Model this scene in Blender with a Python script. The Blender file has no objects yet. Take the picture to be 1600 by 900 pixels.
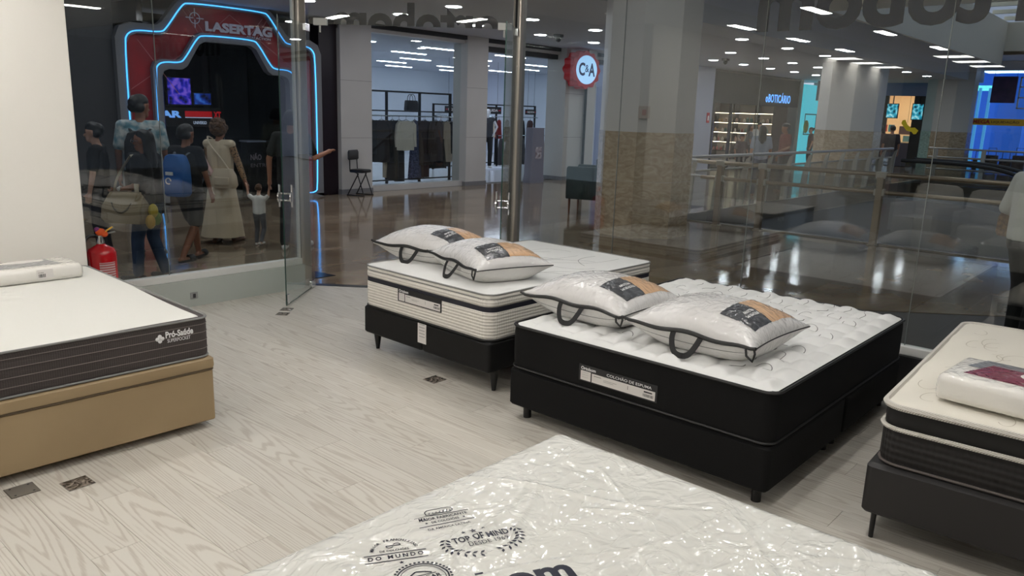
import bpy, bmesh, math, random
from mathutils import Vector, Matrix, noise as mnoise
R_ = random.Random(7)
PI = math.pi
scene = bpy.context.scene
COL = scene.collection

# ---------------------------------------------------------------- camera
cam_data = bpy.data.cameras.new('camera')
cam = bpy.data.objects.new('camera', cam_data)
COL.objects.link(cam)
F_PX, YAW, PITCH, ROLL, CAM_H = 1217.22, math.radians(41.33664), math.radians(12.79021), math.radians(1.88681), 1.8
fw = Vector((math.cos(YAW)*math.cos(PITCH), math.sin(YAW)*math.cos(PITCH), -math.sin(PITCH)))
rt = Vector((math.sin(YAW), -math.cos(YAW), 0))
up = rt.cross(fw)
r2 = rt*math.cos(ROLL) + up*math.sin(ROLL)
u2 = -rt*math.sin(ROLL) + up*math.cos(ROLL)
m3 = Matrix((r2, u2, -fw)).transposed()
cam.matrix_world = Matrix.Translation((0, 0, CAM_H)) @ m3.to_4x4()
cam_data.sensor_width = 36.0
cam_data.lens = 36.0*F_PX/1600.0
cam_data.clip_start = 0.05
cam_data.clip_end = 200
scene.camera = cam

# ---------------------------------------------------------------- world, exposure
world = bpy.data.worlds.new('world')
scene.world = world
world.use_nodes = True
wbg = world.node_tree.nodes['Background']
wbg.inputs[0].default_value = (0.62, 0.72, 0.9, 1)
wbg.inputs[1].default_value = 1.0
scene.view_settings.view_transform = 'Standard'
scene.view_settings.look = 'None'
scene.view_settings.gamma = 1.0
scene.view_settings.use_curve_mapping = False
scene.view_settings.exposure = 0.0
STORE_PANEL = 13.6      # emission of the bed shop's ceiling panels
MALL_LAMP = 52.0        # emission of the corridor downlights
SHOP_LAMP = 30.0         # emission of the strip lamps in the clothes shop

# ---------------------------------------------------------------- helpers
def lin(c):
    c = c/255.0
    return c/12.92 if c <= 0.04045 else ((c+0.055)/1.055)**2.4
def rgb(r, g, b): return (lin(r), lin(g), lin(b), 1.0)

MATS = {}
def mat(name, col=(128, 128, 128), rough=0.6, metal=0.0, emit=None, es=0.0, spec=None, bump=None, var=None,
        coat=None, alpha=None, sheen=None, coords='Object'):
    """bump=(scale,strength,distance) noise; var=(scale,other colour,detail) ; coat=(weight,rough,bumpscale,bumpstrength)"""
    if name in MATS: return MATS[name]
    m = bpy.data.materials.new(name); m.use_nodes = True
    nt = m.node_tree; p = nt.nodes['Principled BSDF']
    p.inputs['Base Color'].default_value = rgb(*col)
    p.inputs['Roughness'].default_value = rough
    p.inputs['Metallic'].default_value = metal
    if spec is not None: p.inputs['Specular IOR Level'].default_value = spec
    if emit: p.inputs['Emission Color'].default_value = rgb(*emit); p.inputs['Emission Strength'].default_value = es
    tc = nt.nodes.new('ShaderNodeTexCoord')
    if var:
        n = nt.nodes.new('ShaderNodeTexNoise'); n.inputs['Scale'].default_value = var[0]
        n.inputs['Detail'].default_value = var[2] if len(var) > 2 else 4
        r = nt.nodes.new('ShaderNodeMix'); r.data_type = 'RGBA'
        r.inputs[6].default_value = rgb(*col); r.inputs[7].default_value = rgb(*var[1])
        mr = nt.nodes.new('ShaderNodeMapRange'); mr.inputs[1].default_value = 0.35; mr.inputs[2].default_value = 0.65
        nt.links.new(tc.outputs[coords], n.inputs['Vector']); nt.links.new(n.outputs[0], mr.inputs[0])
        nt.links.new(mr.outputs[0], r.inputs[0]); nt.links.new(r.outputs[2], p.inputs['Base Color'])
    if bump:
        n = nt.nodes.new('ShaderNodeTexNoise'); n.inputs['Scale'].default_value = bump[0]; n.inputs['Detail'].default_value = 5
        b = nt.nodes.new('ShaderNodeBump'); b.inputs['Strength'].default_value = bump[1]; b.inputs['Distance'].default_value = bump[2]
        nt.links.new(tc.outputs[coords], n.inputs['Vector']); nt.links.new(n.outputs[0], b.inputs['Height'])
        nt.links.new(b.outputs[0], p.inputs['Normal'])
    if coat:
        p.inputs['Coat Weight'].default_value = coat[0]; p.inputs['Coat Roughness'].default_value = coat[1]
        n = nt.nodes.new('ShaderNodeTexNoise'); n.inputs['Scale'].default_value = coat[2]; n.inputs['Detail'].default_value = 2
        n.inputs['Distortion'].default_value = 1.6
        b = nt.nodes.new('ShaderNodeBump'); b.inputs['Strength'].default_value = coat[3]; b.inputs['Distance'].default_value = 0.03
        nt.links.new(tc.outputs[coords], n.inputs['Vector']); nt.links.new(n.outputs[0], b.inputs['Height'])
        nt.links.new(b.outputs[0], p.inputs['Coat Normal'])
    if sheen: p.inputs['Sheen Weight'].default_value = sheen
    MATS[name] = m
    return m

def emat(name, col, strength):
    if name in MATS: return MATS[name]
    m = bpy.data.materials.new(name); m.use_nodes = True
    nt = m.node_tree; nt.nodes.clear()
    o = nt.nodes.new('ShaderNodeOutputMaterial'); e = nt.nodes.new('ShaderNodeEmission')
    e.inputs[0].default_value = rgb(*col); e.inputs[1].default_value = strength
    nt.links.new(e.outputs[0], o.inputs[0]); MATS[name] = m
    return m

def glass(name, tint=(0.93, 0.96, 0.95), ior=1.5, rough=0.0):
    if name in MATS: return MATS[name]
    m = bpy.data.materials.new(name); m.use_nodes = True
    nt = m.node_tree; nt.nodes.clear()
    o = nt.nodes.new('ShaderNodeOutputMaterial'); mx = nt.nodes.new('ShaderNodeMixShader')
    t = nt.nodes.new('ShaderNodeBsdfTransparent'); t.inputs[0].default_value = (*tint, 1)
    g = nt.nodes.new('ShaderNodeBsdfGlossy'); g.inputs['Roughness'].default_value = rough
    f = nt.nodes.new('ShaderNodeLayerWeight'); f.inputs[0].default_value = 0.5      # Schlick reflectance, same from both sides
    pw = nt.nodes.new('ShaderNodeMath'); pw.operation = 'POWER'; pw.inputs[1].default_value = 5.0
    ma = nt.nodes.new('ShaderNodeMath'); ma.operation = 'MULTIPLY_ADD'; ma.inputs[1].default_value = 0.9; ma.inputs[2].default_value = ((ior-1)/(ior+1))**2
    nt.links.new(f.outputs['Facing'], pw.inputs[0]); nt.links.new(pw.outputs[0], ma.inputs[0])
    nt.links.new(ma.outputs[0], mx.inputs[0]); nt.links.new(t.outputs[0], mx.inputs[1]); nt.links.new(g.outputs[0], mx.inputs[2])
    nt.links.new(mx.outputs[0], o.inputs[0]); MATS[name] = m
    return m

def bands(name, cols, axis, scale, rough=0.7, metal=0.0, bump=0.0, dist=0.004, phase=0.0, distort=0.0):
    """two-colour sine bands along an object axis, with relief"""
    if name in MATS: return MATS[name]
    m = bpy.data.materials.new(name); m.use_nodes = True
    nt = m.node_tree; p = nt.nodes['Principled BSDF']
    p.inputs['Roughness'].default_value = rough; p.inputs['Metallic'].default_value = metal
    tc = nt.nodes.new('ShaderNodeTexCoord'); w = nt.nodes.new('ShaderNodeTexWave')
    w.bands_direction = axis; w.inputs['Scale'].default_value = scale; w.inputs['Phase Offset'].default_value = phase
    w.inputs['Distortion'].default_value = distort; w.inputs['Detail Scale'].default_value = 3
    mx = nt.nodes.new('ShaderNodeMix'); mx.data_type = 'RGBA'
    mx.inputs[6].default_value = rgb(*cols[0]); mx.inputs[7].default_value = rgb(*cols[1])
    nt.links.new(tc.outputs['Object'], w.inputs['Vector']); nt.links.new(w.outputs['Fac'], mx.inputs[0])
    nt.links.new(mx.outputs[2], p.inputs['Base Color'])
    if bump:
        b = nt.nodes.new('ShaderNodeBump'); b.inputs['Strength'].default_value = bump; b.inputs['Distance'].default_value = dist
        nt.links.new(w.outputs['Fac'], b.inputs['Height']); nt.links.new(b.outputs[0], p.inputs['Normal'])
    MATS[name] = m
    return m

class B:
    """collects geometry for ONE mesh object"""
    def __init__(s): s.v = []; s.f = []; s.m = []
    def add(s, vs, fs, mi=0):
        o = len(s.v); s.v += [tuple(v) for v in vs]; s.f += [tuple(i+o for i in f) for f in fs]; s.m += [mi]*len(fs); return s
    def box(s, x0, y0, z0, x1, y1, z1, mi=0):
        v = [(x0, y0, z0), (x1, y0, z0), (x1, y1, z0), (x0, y1, z0), (x0, y0, z1), (x1, y0, z1), (x1, y1, z1), (x0, y1, z1)]
        return s.add(v, [(0, 3, 2, 1), (4, 5, 6, 7), (0, 1, 5, 4), (1, 2, 6, 5), (2, 3, 7, 6), (3, 0, 4, 7)], mi)
    def bar(s, p, q, w, t, upv=(0, 0, 1), mi=0):
        p = Vector(p); q = Vector(q); d = (q-p).normalized(); a = d.cross(Vector(upv))
        if a.length < 1e-4: a = d.cross(Vector((1, 0, 0)))
        a.normalize(); b = a.cross(d); a = a*w/2; b = b*t/2
        v = [p-a-b, p+a-b, p+a+b, p-a+b, q-a-b, q+a-b, q+a+b, q-a+b]
        return s.add(v, [(0, 1, 2, 3), (7, 6, 5, 4), (0, 4, 5, 1), (1, 5, 6, 2), (2, 6, 7, 3), (3, 7, 4, 0)], mi)
    def tube(s, path, r, n=8, closed=False, mi=0, cap=True, flat=1.0):
        P = [Vector(p) for p in path]; k = len(P); rs = r if isinstance(r, (list, tuple)) else [r]*k
        vs = []; prev = None
        for i, p in enumerate(P):
            if closed: d = P[(i+1) % k]-P[i-1]
            else: d = P[min(i+1, k-1)]-P[max(i-1, 0)]
            if d.length < 1e-9: d = Vector((0, 0, 1))
            d.normalize()
            if prev is None:
                a = d.cross(Vector((0, 0, 1)))
                if a.length < 1e-3: a = d.cross(Vector((1, 0, 0)))
            else:
                a = prev - d*prev.dot(d)
                if a.length < 1e-4: a = d.cross(Vector((0, 0, 1)))
            a.normalize(); prev = a; b = d.cross(a)
            for j in range(n):
                t = 2*PI*j/n; vs.append(p + (a*math.cos(t) + b*math.sin(t)*flat)*rs[i])
        fs = []
        for i in range(k if closed else k-1):
            for j in range(n):
                fs.append((i*n+j, i*n+(j+1) % n, ((i+1) % k)*n+(j+1) % n, ((i+1) % k)*n+j))
        if not closed and cap:
            fs.append(tuple(range(n-1, -1, -1))); fs.append(tuple((k-1)*n+j for j in range(n)))
        return s.add(vs, fs, mi)
    def cyl(s, p, q, r, r1=None, n=12, mi=0): return s.tube([p, q], [r, r if r1 is None else r1], n, mi=mi)
    def lathe(s, prof, c=(0, 0, 0), n=16, mi=0):
        vs = []; fs = []; k = len(prof)
        for r, z in prof:
            for j in range(n):
                t = 2*PI*j/n; vs.append((c[0]+r*math.cos(t), c[1]+r*math.sin(t), c[2]+z))
        for i in range(k-1):
            for j in range(n): fs.append((i*n+j, i*n+(j+1) % n, (i+1)*n+(j+1) % n, (i+1)*n+j))
        fs.append(tuple(range(n-1, -1, -1))); fs.append(tuple((k-1)*n+j for j in range(n)))
        return s.add(vs, fs, mi)
    def ell(s, c, r, n=12, m=8, mi=0):
        vs = [(c[0], c[1], c[2]-r[2])]; fs = []
        for i in range(1, m):
            a = -PI/2+PI*i/m
            for j in range(n):
                t = 2*PI*j/n; vs.append((c[0]+r[0]*math.cos(a)*math.cos(t), c[1]+r[1]*math.cos(a)*math.sin(t), c[2]+r[2]*math.sin(a)))
        vs.append((c[0], c[1], c[2]+r[2]))
        for j in range(n): fs.append((0, 1+(j+1) % n, 1+j))
        for i in range(m-2):
            for j in range(n): fs.append((1+i*n+j, 1+i*n+(j+1) % n, 1+(i+1)*n+(j+1) % n, 1+(i+1)*n+j))
        L = len(vs)-1
        for j in range(n): fs.append((L, 1+(m-2)*n+j, 1+(m-2)*n+(j+1) % n))
        return s.add(vs, fs, mi)
    def prism(s, poly, plane, a, b, mi=0):
        """polygon (2D) extruded between a and b along the third axis; plane 'xy','xz','yz'"""
        def P(u, v, w): return {'xy': (u, v, w), 'xz': (u, w, v), 'yz': (w, u, v)}[plane]
        n = len(poly); vs = [P(u, v, a) for u, v in poly]+[P(u, v, b) for u, v in poly]
        fs = [tuple(range(n-1, -1, -1)), tuple(range(n, 2*n))]+[(i, (i+1) % n, n+(i+1) % n, n+i) for i in range(n)]
        return s.add(vs, fs, mi)
    def ring(s, outer, inner, plane, a, b, mi=0):
        """frame between two outlines with equal point counts, open strip of quads, extruded"""
        def P(u, v, w): return {'xy': (u, v, w), 'xz': (u, w, v), 'yz': (w, u, v)}[plane]
        n = len(outer)
        vs = [P(u, v, a) for u, v in outer]+[P(u, v, a) for u, v in inner]+[P(u, v, b) for u, v in outer]+[P(u, v, b) for u, v in inner]
        fs = []
        for i in range(n-1):
            j = i+1
            fs += [(i, j, n+j, n+i), (2*n+j, 2*n+i, 3*n+i, 3*n+j), (i, 2*n+i, 2*n+j, j), (n+j, 3*n+j, 3*n+i, n+i)]
        fs += [(0, n, 3*n, 2*n), (n-1, 3*n-1, 4*n-1, 2*n-1)]
        return s.add(vs, fs, mi)
    def grid(s, fn, nu, nv, mi=0, wrap=False):
        vs = [fn(i/nu, j/nv) for j in range(nv+1) for i in range(nu+1)]; w = nu+1
        return s.add(vs, [(j*w+i, j*w+i+1, (j+1)*w+i+1, (j+1)*w+i) for j in range(nv) for i in range(nu)], mi)
    def layers(s, loops, capb=True, capt=True, mi=0):
        n = len(loops[0]); vs = [p for l in loops for p in l]; fs = []
        for i in range(len(loops)-1):
            for j in range(n): fs.append((i*n+j, i*n+(j+1) % n, (i+1)*n+(j+1) % n, (i+1)*n+j))
        if capb: fs.append(tuple(range(n-1, -1, -1)))
        if capt: fs.append(tuple((len(loops)-1)*n+j for j in range(n)))
        return s.add(vs, fs, mi)
    def build(s, name, mats, parent=None, smooth=False, world=False, bevel=0.0, recalc=True, angle=38, thick=0.0):
        me = bpy.data.meshes.new(name); off = Vector((0, 0, 0))
        if parent is not None and world: off = Vector(parent.location)
        vs = s.v
        if parent is None:
            xs = [v[0] for v in vs]; ys = [v[1] for v in vs]; zs = [v[2] for v in vs]
            off = Vector(((min(xs)+max(xs))/2, (min(ys)+max(ys))/2, min(zs)))
        me.from_pydata([(v[0]-off.x, v[1]-off.y, v[2]-off.z) for v in vs], [], s.f)
        if not isinstance(mats, (list, tuple)): mats = [mats]
        for m in mats: me.materials.append(m)
        if len(mats) > 1: me.polygons.foreach_set('material_index', s.m)
        if recalc:
            bm = bmesh.new(); bm.from_mesh(me); bmesh.ops.recalc_face_normals(bm, faces=bm.faces); bm.to_mesh(me); bm.free()
        if smooth:
            me.polygons.foreach_set('use_smooth', [True]*len(me.polygons)); me.set_sharp_from_angle(angle=math.radians(angle))
        o = bpy.data.objects.new(name, me); COL.objects.link(o)
        if parent is not None: o.parent = parent
        else: o.location = off
        if bevel:
            md = o.modifiers.new('bevel', 'BEVEL'); md.width = bevel; md.segments = 2; md.limit_method = 'ANGLE'
        if thick:
            md = o.modifiers.new('solid', 'SOLIDIFY'); md.thickness = thick; md.offset = 0
        return o

def T(o, label, cat, group=None):
    o['label'] = label; o['category'] = cat
    if group: o['group'] = group
    return o
def S(o): o['kind'] = 'structure'; return o
def thing(name, label, cat, loc=(0, 0, 0), rz=0.0, group=None):
    o = bpy.data.objects.new(name, None); COL.objects.link(o); o.empty_display_size = 0.1
    o.location = loc; o.rotation_euler = (0, 0, rz); return T(o, label, cat, group)
def sthing(name, loc=(0, 0, 0), rz=0.0):
    o = bpy.data.objects.new(name, None); COL.objects.link(o); o.location = loc; o.rotation_euler = (0, 0, rz); return S(o)
def dup(root, loc, rz=None, label=None, parent=None):
    r = root.copy(); COL.objects.link(r)
    r.location = loc
    if rz is not None: r.rotation_euler = (0, 0, rz)
    if label: r['label'] = label
    if parent is not None: r.parent = parent
    for ch in list(root.children):
        c = ch.copy(); COL.objects.link(c); c.parent = r
        for g in list(ch.children):
            d = g.copy(); COL.objects.link(d); d.parent = c
    return r
def one(m, name, mt, parent, loc, rz=0.0):          # a piece that shares mesh data
    o = bpy.data.objects.new(name, m); COL.objects.link(o); o.parent = parent; o.location = loc; o.rotation_euler = (0, 0, rz); return o

_txt = {}
def text2d(body, bold=0.0, res=3, extr=0.0, spacing=1.0):
    key = (body, bold, res, extr, spacing)
    if key in _txt: return _txt[key]
    cu = bpy.data.curves.new('t', 'FONT'); cu.body = body; cu.size = 1.0; cu.resolution_u = res; cu.offset = bold; cu.extrude = extr
    cu.space_character = spacing
    ob = bpy.data.objects.new('t', cu); COL.objects.link(ob)
    dg = bpy.context.evaluated_depsgraph_get(); ev = ob.evaluated_get(dg); me = ev.to_mesh()
    vs = [tuple(v.co) for v in me.vertices]; fs = [tuple(p.vertices) for p in me.polygons]
    ev.to_mesh_clear(); bpy.data.objects.remove(ob); bpy.data.curves.remove(cu)
    x0 = min(v[0] for v in vs); x1 = max(v[0] for v in vs); y0 = min(v[1] for v in vs); y1 = max(v[1] for v in vs)
    _txt[key] = (vs, fs, x0, x1, y0, y1)
    return _txt[key]
def text(b, body, org, xd, yd, width=None, height=None, bold=0.0, align='l', res=3, extr=0.0, mi=0, spacing=1.0, warp=None):
    """adds lettering to builder b: org = lower-left (or lower-centre) of the ink box"""
    vs, fs, x0, x1, y0, y1 = text2d(body, bold, res, extr, spacing)
    w = x1-x0; h = y1-y0
    sx = width/w if width else height/h
    sy = height/h if height else sx
    xd = Vector(xd).normalized(); yd = Vector(yd).normalized(); nd = xd.cross(yd); org = Vector(org)
    k = {'l': 0, 'c': -w/2, 'r': -w}[align]
    out = []
    for v in vs:
        a = (v[0]-x0+k)*sx; c = (v[1]-y0)*sy
        if warp: a, c = warp(a, c)
        out.append(org + xd*a + yd*c + nd*v[2]*sx)
    b.add(out, fs, mi)
    return b
def rrect(w, l, r, n=5, cx=0, cy=0):
    p = []
    for sx, sy, a0 in ((1, 1, 0), (-1, 1, PI/2), (-1, -1, PI), (1, -1, 3*PI/2)):
        for i in range(n+1):
            a = a0+PI/2*i/n; p.append((cx+sx*(w/2-r)+r*math.cos(a), cy+sy*(l/2-r)+r*math.sin(a)))
    return p
def loop(w, l, r, z, ins=0.0, n=5): return [(x, y, z) for x, y in rrect(w-2*ins, l-2*ins, max(r-ins, 0.004), n)]
def smoothpts(pts, it=2, closed=False):
    for _ in range(it):
        q = []; k = len(pts)
        rngk = range(k if closed else k-1)
        if not closed: q.append(pts[0])
        for i in rngk:
            a = pts[i]; b = pts[(i+1) % k]
            q.append(tuple(x*.75+y*.25 for x, y in zip(a, b))); q.append(tuple(x*.25+y*.75 for x, y in zip(a, b)))
        if not closed: q.append(pts[-1])
        pts = q
    return pts
def blob(name, segs, ells, voxel, mt, parent, smooth_it=3, extra=None):
    """one continuous skin grown over tapered limbs (p,q,r0,r1) and ellipsoids (c,r)"""
    b = B()
    for p, q, r0, r1 in segs:
        p = Vector(p); q = Vector(q); d = (q-p)
        if d.length < 1e-5: continue
        d.normalize()
        b.tube([p-d*r0*.95, p-d*r0*.7, p-d*r0*.3, p, q, q+d*r1*.3, q+d*r1*.7, q+d*r1*.95],
               [r0*.3, r0*.72, r0*.96, r0, r1, r1*.96, r1*.72, r1*.3], 10)
    for c, r in ells: b.ell(c, r, 12, 8)
    o = b.build(name, mt, parent, recalc=False)
    md = o.modifiers.new('r', 'REMESH'); md.mode = 'VOXEL'; md.voxel_size = voxel; md.use_smooth_shade = True
    if smooth_it:
        sm = o.modifiers.new('s', 'SMOOTH'); sm.factor = 0.5; sm.iterations = smooth_it
    dg = bpy.context.evaluated_depsgraph_get()
    me = bpy.data.meshes.new_from_object(o.evaluated_get(dg))
    o.modifiers.clear(); old = o.data; o.data = me; bpy.data.meshes.remove(old)
    me.polygons.foreach_set('use_smooth', [True]*len(me.polygons))
    if not me.materials: me.materials.append(mt)
    return o

# ================================================================ STRUCTURE
def pos_mat(name, build):
    m = bpy.data.materials.new(name); m.use_nodes = True; build(m.node_tree, m.node_tree.nodes['Principled BSDF']); MATS[name] = m; return m
def mall_floor_nodes(nt, p):
    g = nt.nodes.new('ShaderNodeNewGeometry')
    n1 = nt.nodes.new('ShaderNodeTexNoise'); n1.inputs['Scale'].default_value = 0.9; n1.inputs['Detail'].default_value = 8; n1.inputs['Distortion'].default_value = 1.4
    n2 = nt.nodes.new('ShaderNodeTexNoise'); n2.inputs['Scale'].default_value = 14; n2.inputs['Detail'].default_value = 4
    mp = nt.nodes.new('ShaderNodeMapping'); mp.inputs['Scale'].default_value = (0.5, 1.3, 1)
    r = nt.nodes.new('ShaderNodeValToRGB'); e = r.color_ramp.elements
    e[0].position = 0.3; e[0].color = rgb(122, 104, 84); e[1].position = 0.72; e[1].color = rgb(170, 152, 128)
    k = r.color_ramp.elements.new(0.5); k.color = rgb(144, 126, 104)
    mx = nt.nodes.new('ShaderNodeMix'); mx.data_type = 'RGBA'; mx.blend_type = 'MULTIPLY'; mx.inputs[0].default_value = 0.25
    oi = nt.nodes.new('ShaderNodeObjectInfo'); hs = nt.nodes.new('ShaderNodeHueSaturation')
    mr = nt.nodes.new('ShaderNodeMapRange'); mr.inputs[3].default_value = 0.86; mr.inputs[4].default_value = 1.12
    L = nt.links.new
    L(g.outputs['Position'], mp.inputs['Vector']); L(mp.outputs[0], n1.inputs['Vector']); L(g.outputs['Position'], n2.inputs['Vector'])
    L(n1.outputs[0], r.inputs[0]); L(r.outputs[0], mx.inputs[6]); L(n2.outputs[1], mx.inputs[7])
    L(oi.outputs['Random'], mr.inputs[0]); L(mr.outputs[0], hs.inputs['Value']); L(mx.outputs[2], hs.inputs['Color']); L(hs.outputs[0], p.inputs['Base Color'])
    p.inputs['Roughness'].default_value = 0.09; p.inputs['Specular IOR Level'].default_value = 0.6
    b = nt.nodes.new('ShaderNodeBump'); b.inputs['Strength'].default_value = 0.025; b.inputs['Distance'].default_value = 0.05
    n3 = nt.nodes.new('ShaderNodeTexNoise'); n3.inputs['Scale'].default_value = 3.0; n3.inputs['Detail'].default_value = 3
    L(g.outputs['Position'], n3.inputs['Vector']); L(n3.outputs[0], b.inputs['Height']); L(b.outputs[0], p.inputs['Normal'])
M_MALLFLOOR = pos_mat('polished_stone', mall_floor_nodes)
def plank_nodes(nt, p):
    tc = nt.nodes.new('ShaderNodeTexCoord'); oi = nt.nodes.new('ShaderNodeObjectInfo')
    L = nt.links.new
    ad = nt.nodes.new('ShaderNodeVectorMath'); ad.operation = 'ADD'
    mu = nt.nodes.new('ShaderNodeVectorMath'); mu.operation = 'SCALE'; mu.inputs['Scale'].default_value = 1.0
    cb = nt.nodes.new('ShaderNodeCombineXYZ')
    ml = nt.nodes.new('ShaderNodeMath'); ml.operation = 'MULTIPLY'; ml.inputs[1].default_value = 37.0
    L(oi.outputs['Random'], ml.inputs[0]); L(ml.outputs[0], cb.inputs[0]); L(ml.outputs[0], cb.inputs[1])
    L(tc.outputs['Object'], ad.inputs[0]); L(cb.outputs[0], ad.inputs[1])
    mp = nt.nodes.new('ShaderNodeMapping'); mp.inputs['Scale'].default_value = (1.5, 0.085, 1); L(ad.outputs[0], mp.inputs['Vector'])
    w = nt.nodes.new('ShaderNodeTexNoise'); w.inputs['Scale'].default_value = 4.2; w.inputs['Detail'].default_value = 1.0; w.inputs['Roughness'].default_value = 0.35
    L(mp.outputs[0], w.inputs['Vector'])
    mm = nt.nodes.new('ShaderNodeMath'); mm.operation = 'MULTIPLY'; mm.inputs[1].default_value = 150.0; L(w.outputs[0], mm.inputs[0])
    sn = nt.nodes.new('ShaderNodeMath'); sn.operation = 'SINE'; L(mm.outputs[0], sn.inputs[0])
    fine = nt.nodes.new('ShaderNodeTexNoise'); fine.inputs['Scale'].default_value = 60; fine.inputs['Detail'].default_value = 3
    mp2 = nt.nodes.new('ShaderNodeMapping'); mp2.inputs['Scale'].default_value = (2.2, 0.16, 1); L(ad.outputs[0], mp2.inputs['Vector']); L(mp2.outputs[0], fine.inputs['Vector'])
    a2 = nt.nodes.new('ShaderNodeMath'); a2.operation = 'MULTIPLY_ADD'; a2.inputs[1].default_value = 0.5; L(sn.outputs[0], a2.inputs[0]); L(fine.outputs[0], a2.inputs[2])
    r = nt.nodes.new('ShaderNodeValToRGB'); e = r.color_ramp.elements
    e[0].position = 0.6; e[0].color = rgb(203, 198, 188); e[1].position = 1.15; e[1].color = rgb(184, 176, 165)
    L(a2.outputs[0], r.inputs[0])
    hs = nt.nodes.new('ShaderNodeHueSaturation'); mr = nt.nodes.new('ShaderNodeMapRange'); mr.inputs[3].default_value = 0.95; mr.inputs[4].default_value = 1.05
    L(oi.outputs['Random'], mr.inputs[0]); L(mr.outputs[0], hs.inputs['Value']); L(r.outputs[0], hs.inputs['Color']); L(hs.outputs[0], p.inputs['Base Color'])
    p.inputs['Roughness'].default_value = 0.42
    b = nt.nodes.new('ShaderNodeBump'); b.inputs['Strength'].default_value = 0.12; b.inputs['Distance'].default_value = 0.001; b.invert = True
    L(a2.outputs[0], b.inputs['Height']); L(b.outputs[0], p.inputs['Normal'])
M_PLANK = pos_mat('limed_oak_plank', plank_nodes)

M_WHITEWALL = mat('white_wall_paint', (232, 228, 220), 0.75, bump=(60, 0.03, 0.002))
M_CEIL = mat('store_ceiling_paint', (235, 235, 232), 0.8)
M_MCEIL = mat('mall_ceiling_paint', (196, 198, 206), 0.7)
M_MCEIL2 = mat('mall_ceiling_cream', (196, 190, 176), 0.7)
M_GROUT = mat('dark_joint', (84, 76, 66), 0.5)
M_ALU = mat('brushed_aluminium', (196, 188, 176), 0.32, 0.85, bump=(120, 0.03, 0.001))
M_CHROME = mat('chrome_steel', (225, 225, 225), 0.12, 1.0)
M_WRAIL = mat('white_aluminium_rail', (222, 222, 218), 0.4)
M_PLINTH = mat('pale_green_plinth_paint', (178, 184, 178), 0.45, bump=(30, 0.04, 0.002))
M_DPLINTH = mat('dark_plinth', (34, 34, 36), 0.4)  # dark tone of the plinth under the right window
M_GLASS = glass('storefront_glass', (0.91, 0.935, 0.925), 1.72)
M_GEDGE = mat('green_glass_edge', (38, 66, 60), 0.2)
M_LETTER = mat('grey_glass_film', (44, 46, 60), 0.6, spec=0.2)
M_BLACK = mat('black_paint', (14, 14, 15), 0.45)
M_CHAR = mat('charcoal_panel', (52, 53, 56), 0.4, var=(1.2, (60, 60, 62)))

# --- bed shop floor : slab + planks
ch_a = Vector((4.464, 6.66, 0)); ch_b = Vector((5.735, 5.06, 0))
store_poly = [(-9.2, -4.2), (5.73, -4.2), (5.735, 5.06), (4.464, 6.66), (-9.2, 6.66)]
floor = S(B().prism(store_poly, 'xy', -0.03, -0.004).build('floor', mat('floor_bed', (120, 112, 100), 0.7)))
fl = Vector(floor.location)
PW, PL = 0.2, 1.28
pm = B().box(-PW/2+0.0008, -PL/2+0.0008, -0.0035, PW/2-0.0008, PL/2-0.0008, 0.0).build('plank', M_PLANK, floor); pmesh = pm.data
bpy.data.objects.remove(pm)
def inside(x, y): return x < 5.73 and y < 6.66 and (x-4.464)*1.6 + (y-6.66)*1.271 < 0
col_i = 0
cut_mats = 0
x = 0.1
while x < 5.9:
    y = -1.2 + (col_i*0.47) % PL
    while y < 7.2:
        c = [(x-PW/2, y-PL/2), (x+PW/2, y-PL/2), (x+PW/2, y+PL/2), (x-PW/2, y+PL/2)]
        ins = [inside(*q) for q in c]
        hid = (x < 0.3 and y < 1.9) or y < -0.9 and x < 3.0
        if not hid and any(ins):
            if all(ins): one(pmesh, 'plank', None, floor, (x-fl.x, y-fl.y, -fl.z))
            else:                                   # plank cut along the storefront line
                poly = [Vector((a, b, 0)) for a, b in c]
                for (px, py, nx, ny) in ((5.73, 0, 1, 0), (0, 6.66, 0, 1), (4.464, 6.66, 1.6, 1.271)):
                    out = []
                    for i in range(len(poly)):
                        A = poly[i]; Bv = poly[(i+1) % len(poly)]
                        da = (A.x-px)*nx+(A.y-py)*ny; db = (Bv.x-px)*nx+(Bv.y-py)*ny
                        if da <= 0: out.append(A)
                        if (da < 0) != (db < 0) and abs(da-db) > 1e-9: out.append(A.lerp(Bv, da/(da-db)))
                    poly = out
                    if len(poly) < 3: break
                if len(poly) >= 3:
                    B().prism([(v.x, v.y) for v in poly], 'xy', -0.0035, 0.0).build('plank', M_PLANK, floor, world=True)
        y += PL
    x += PW; col_i += 1

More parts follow.
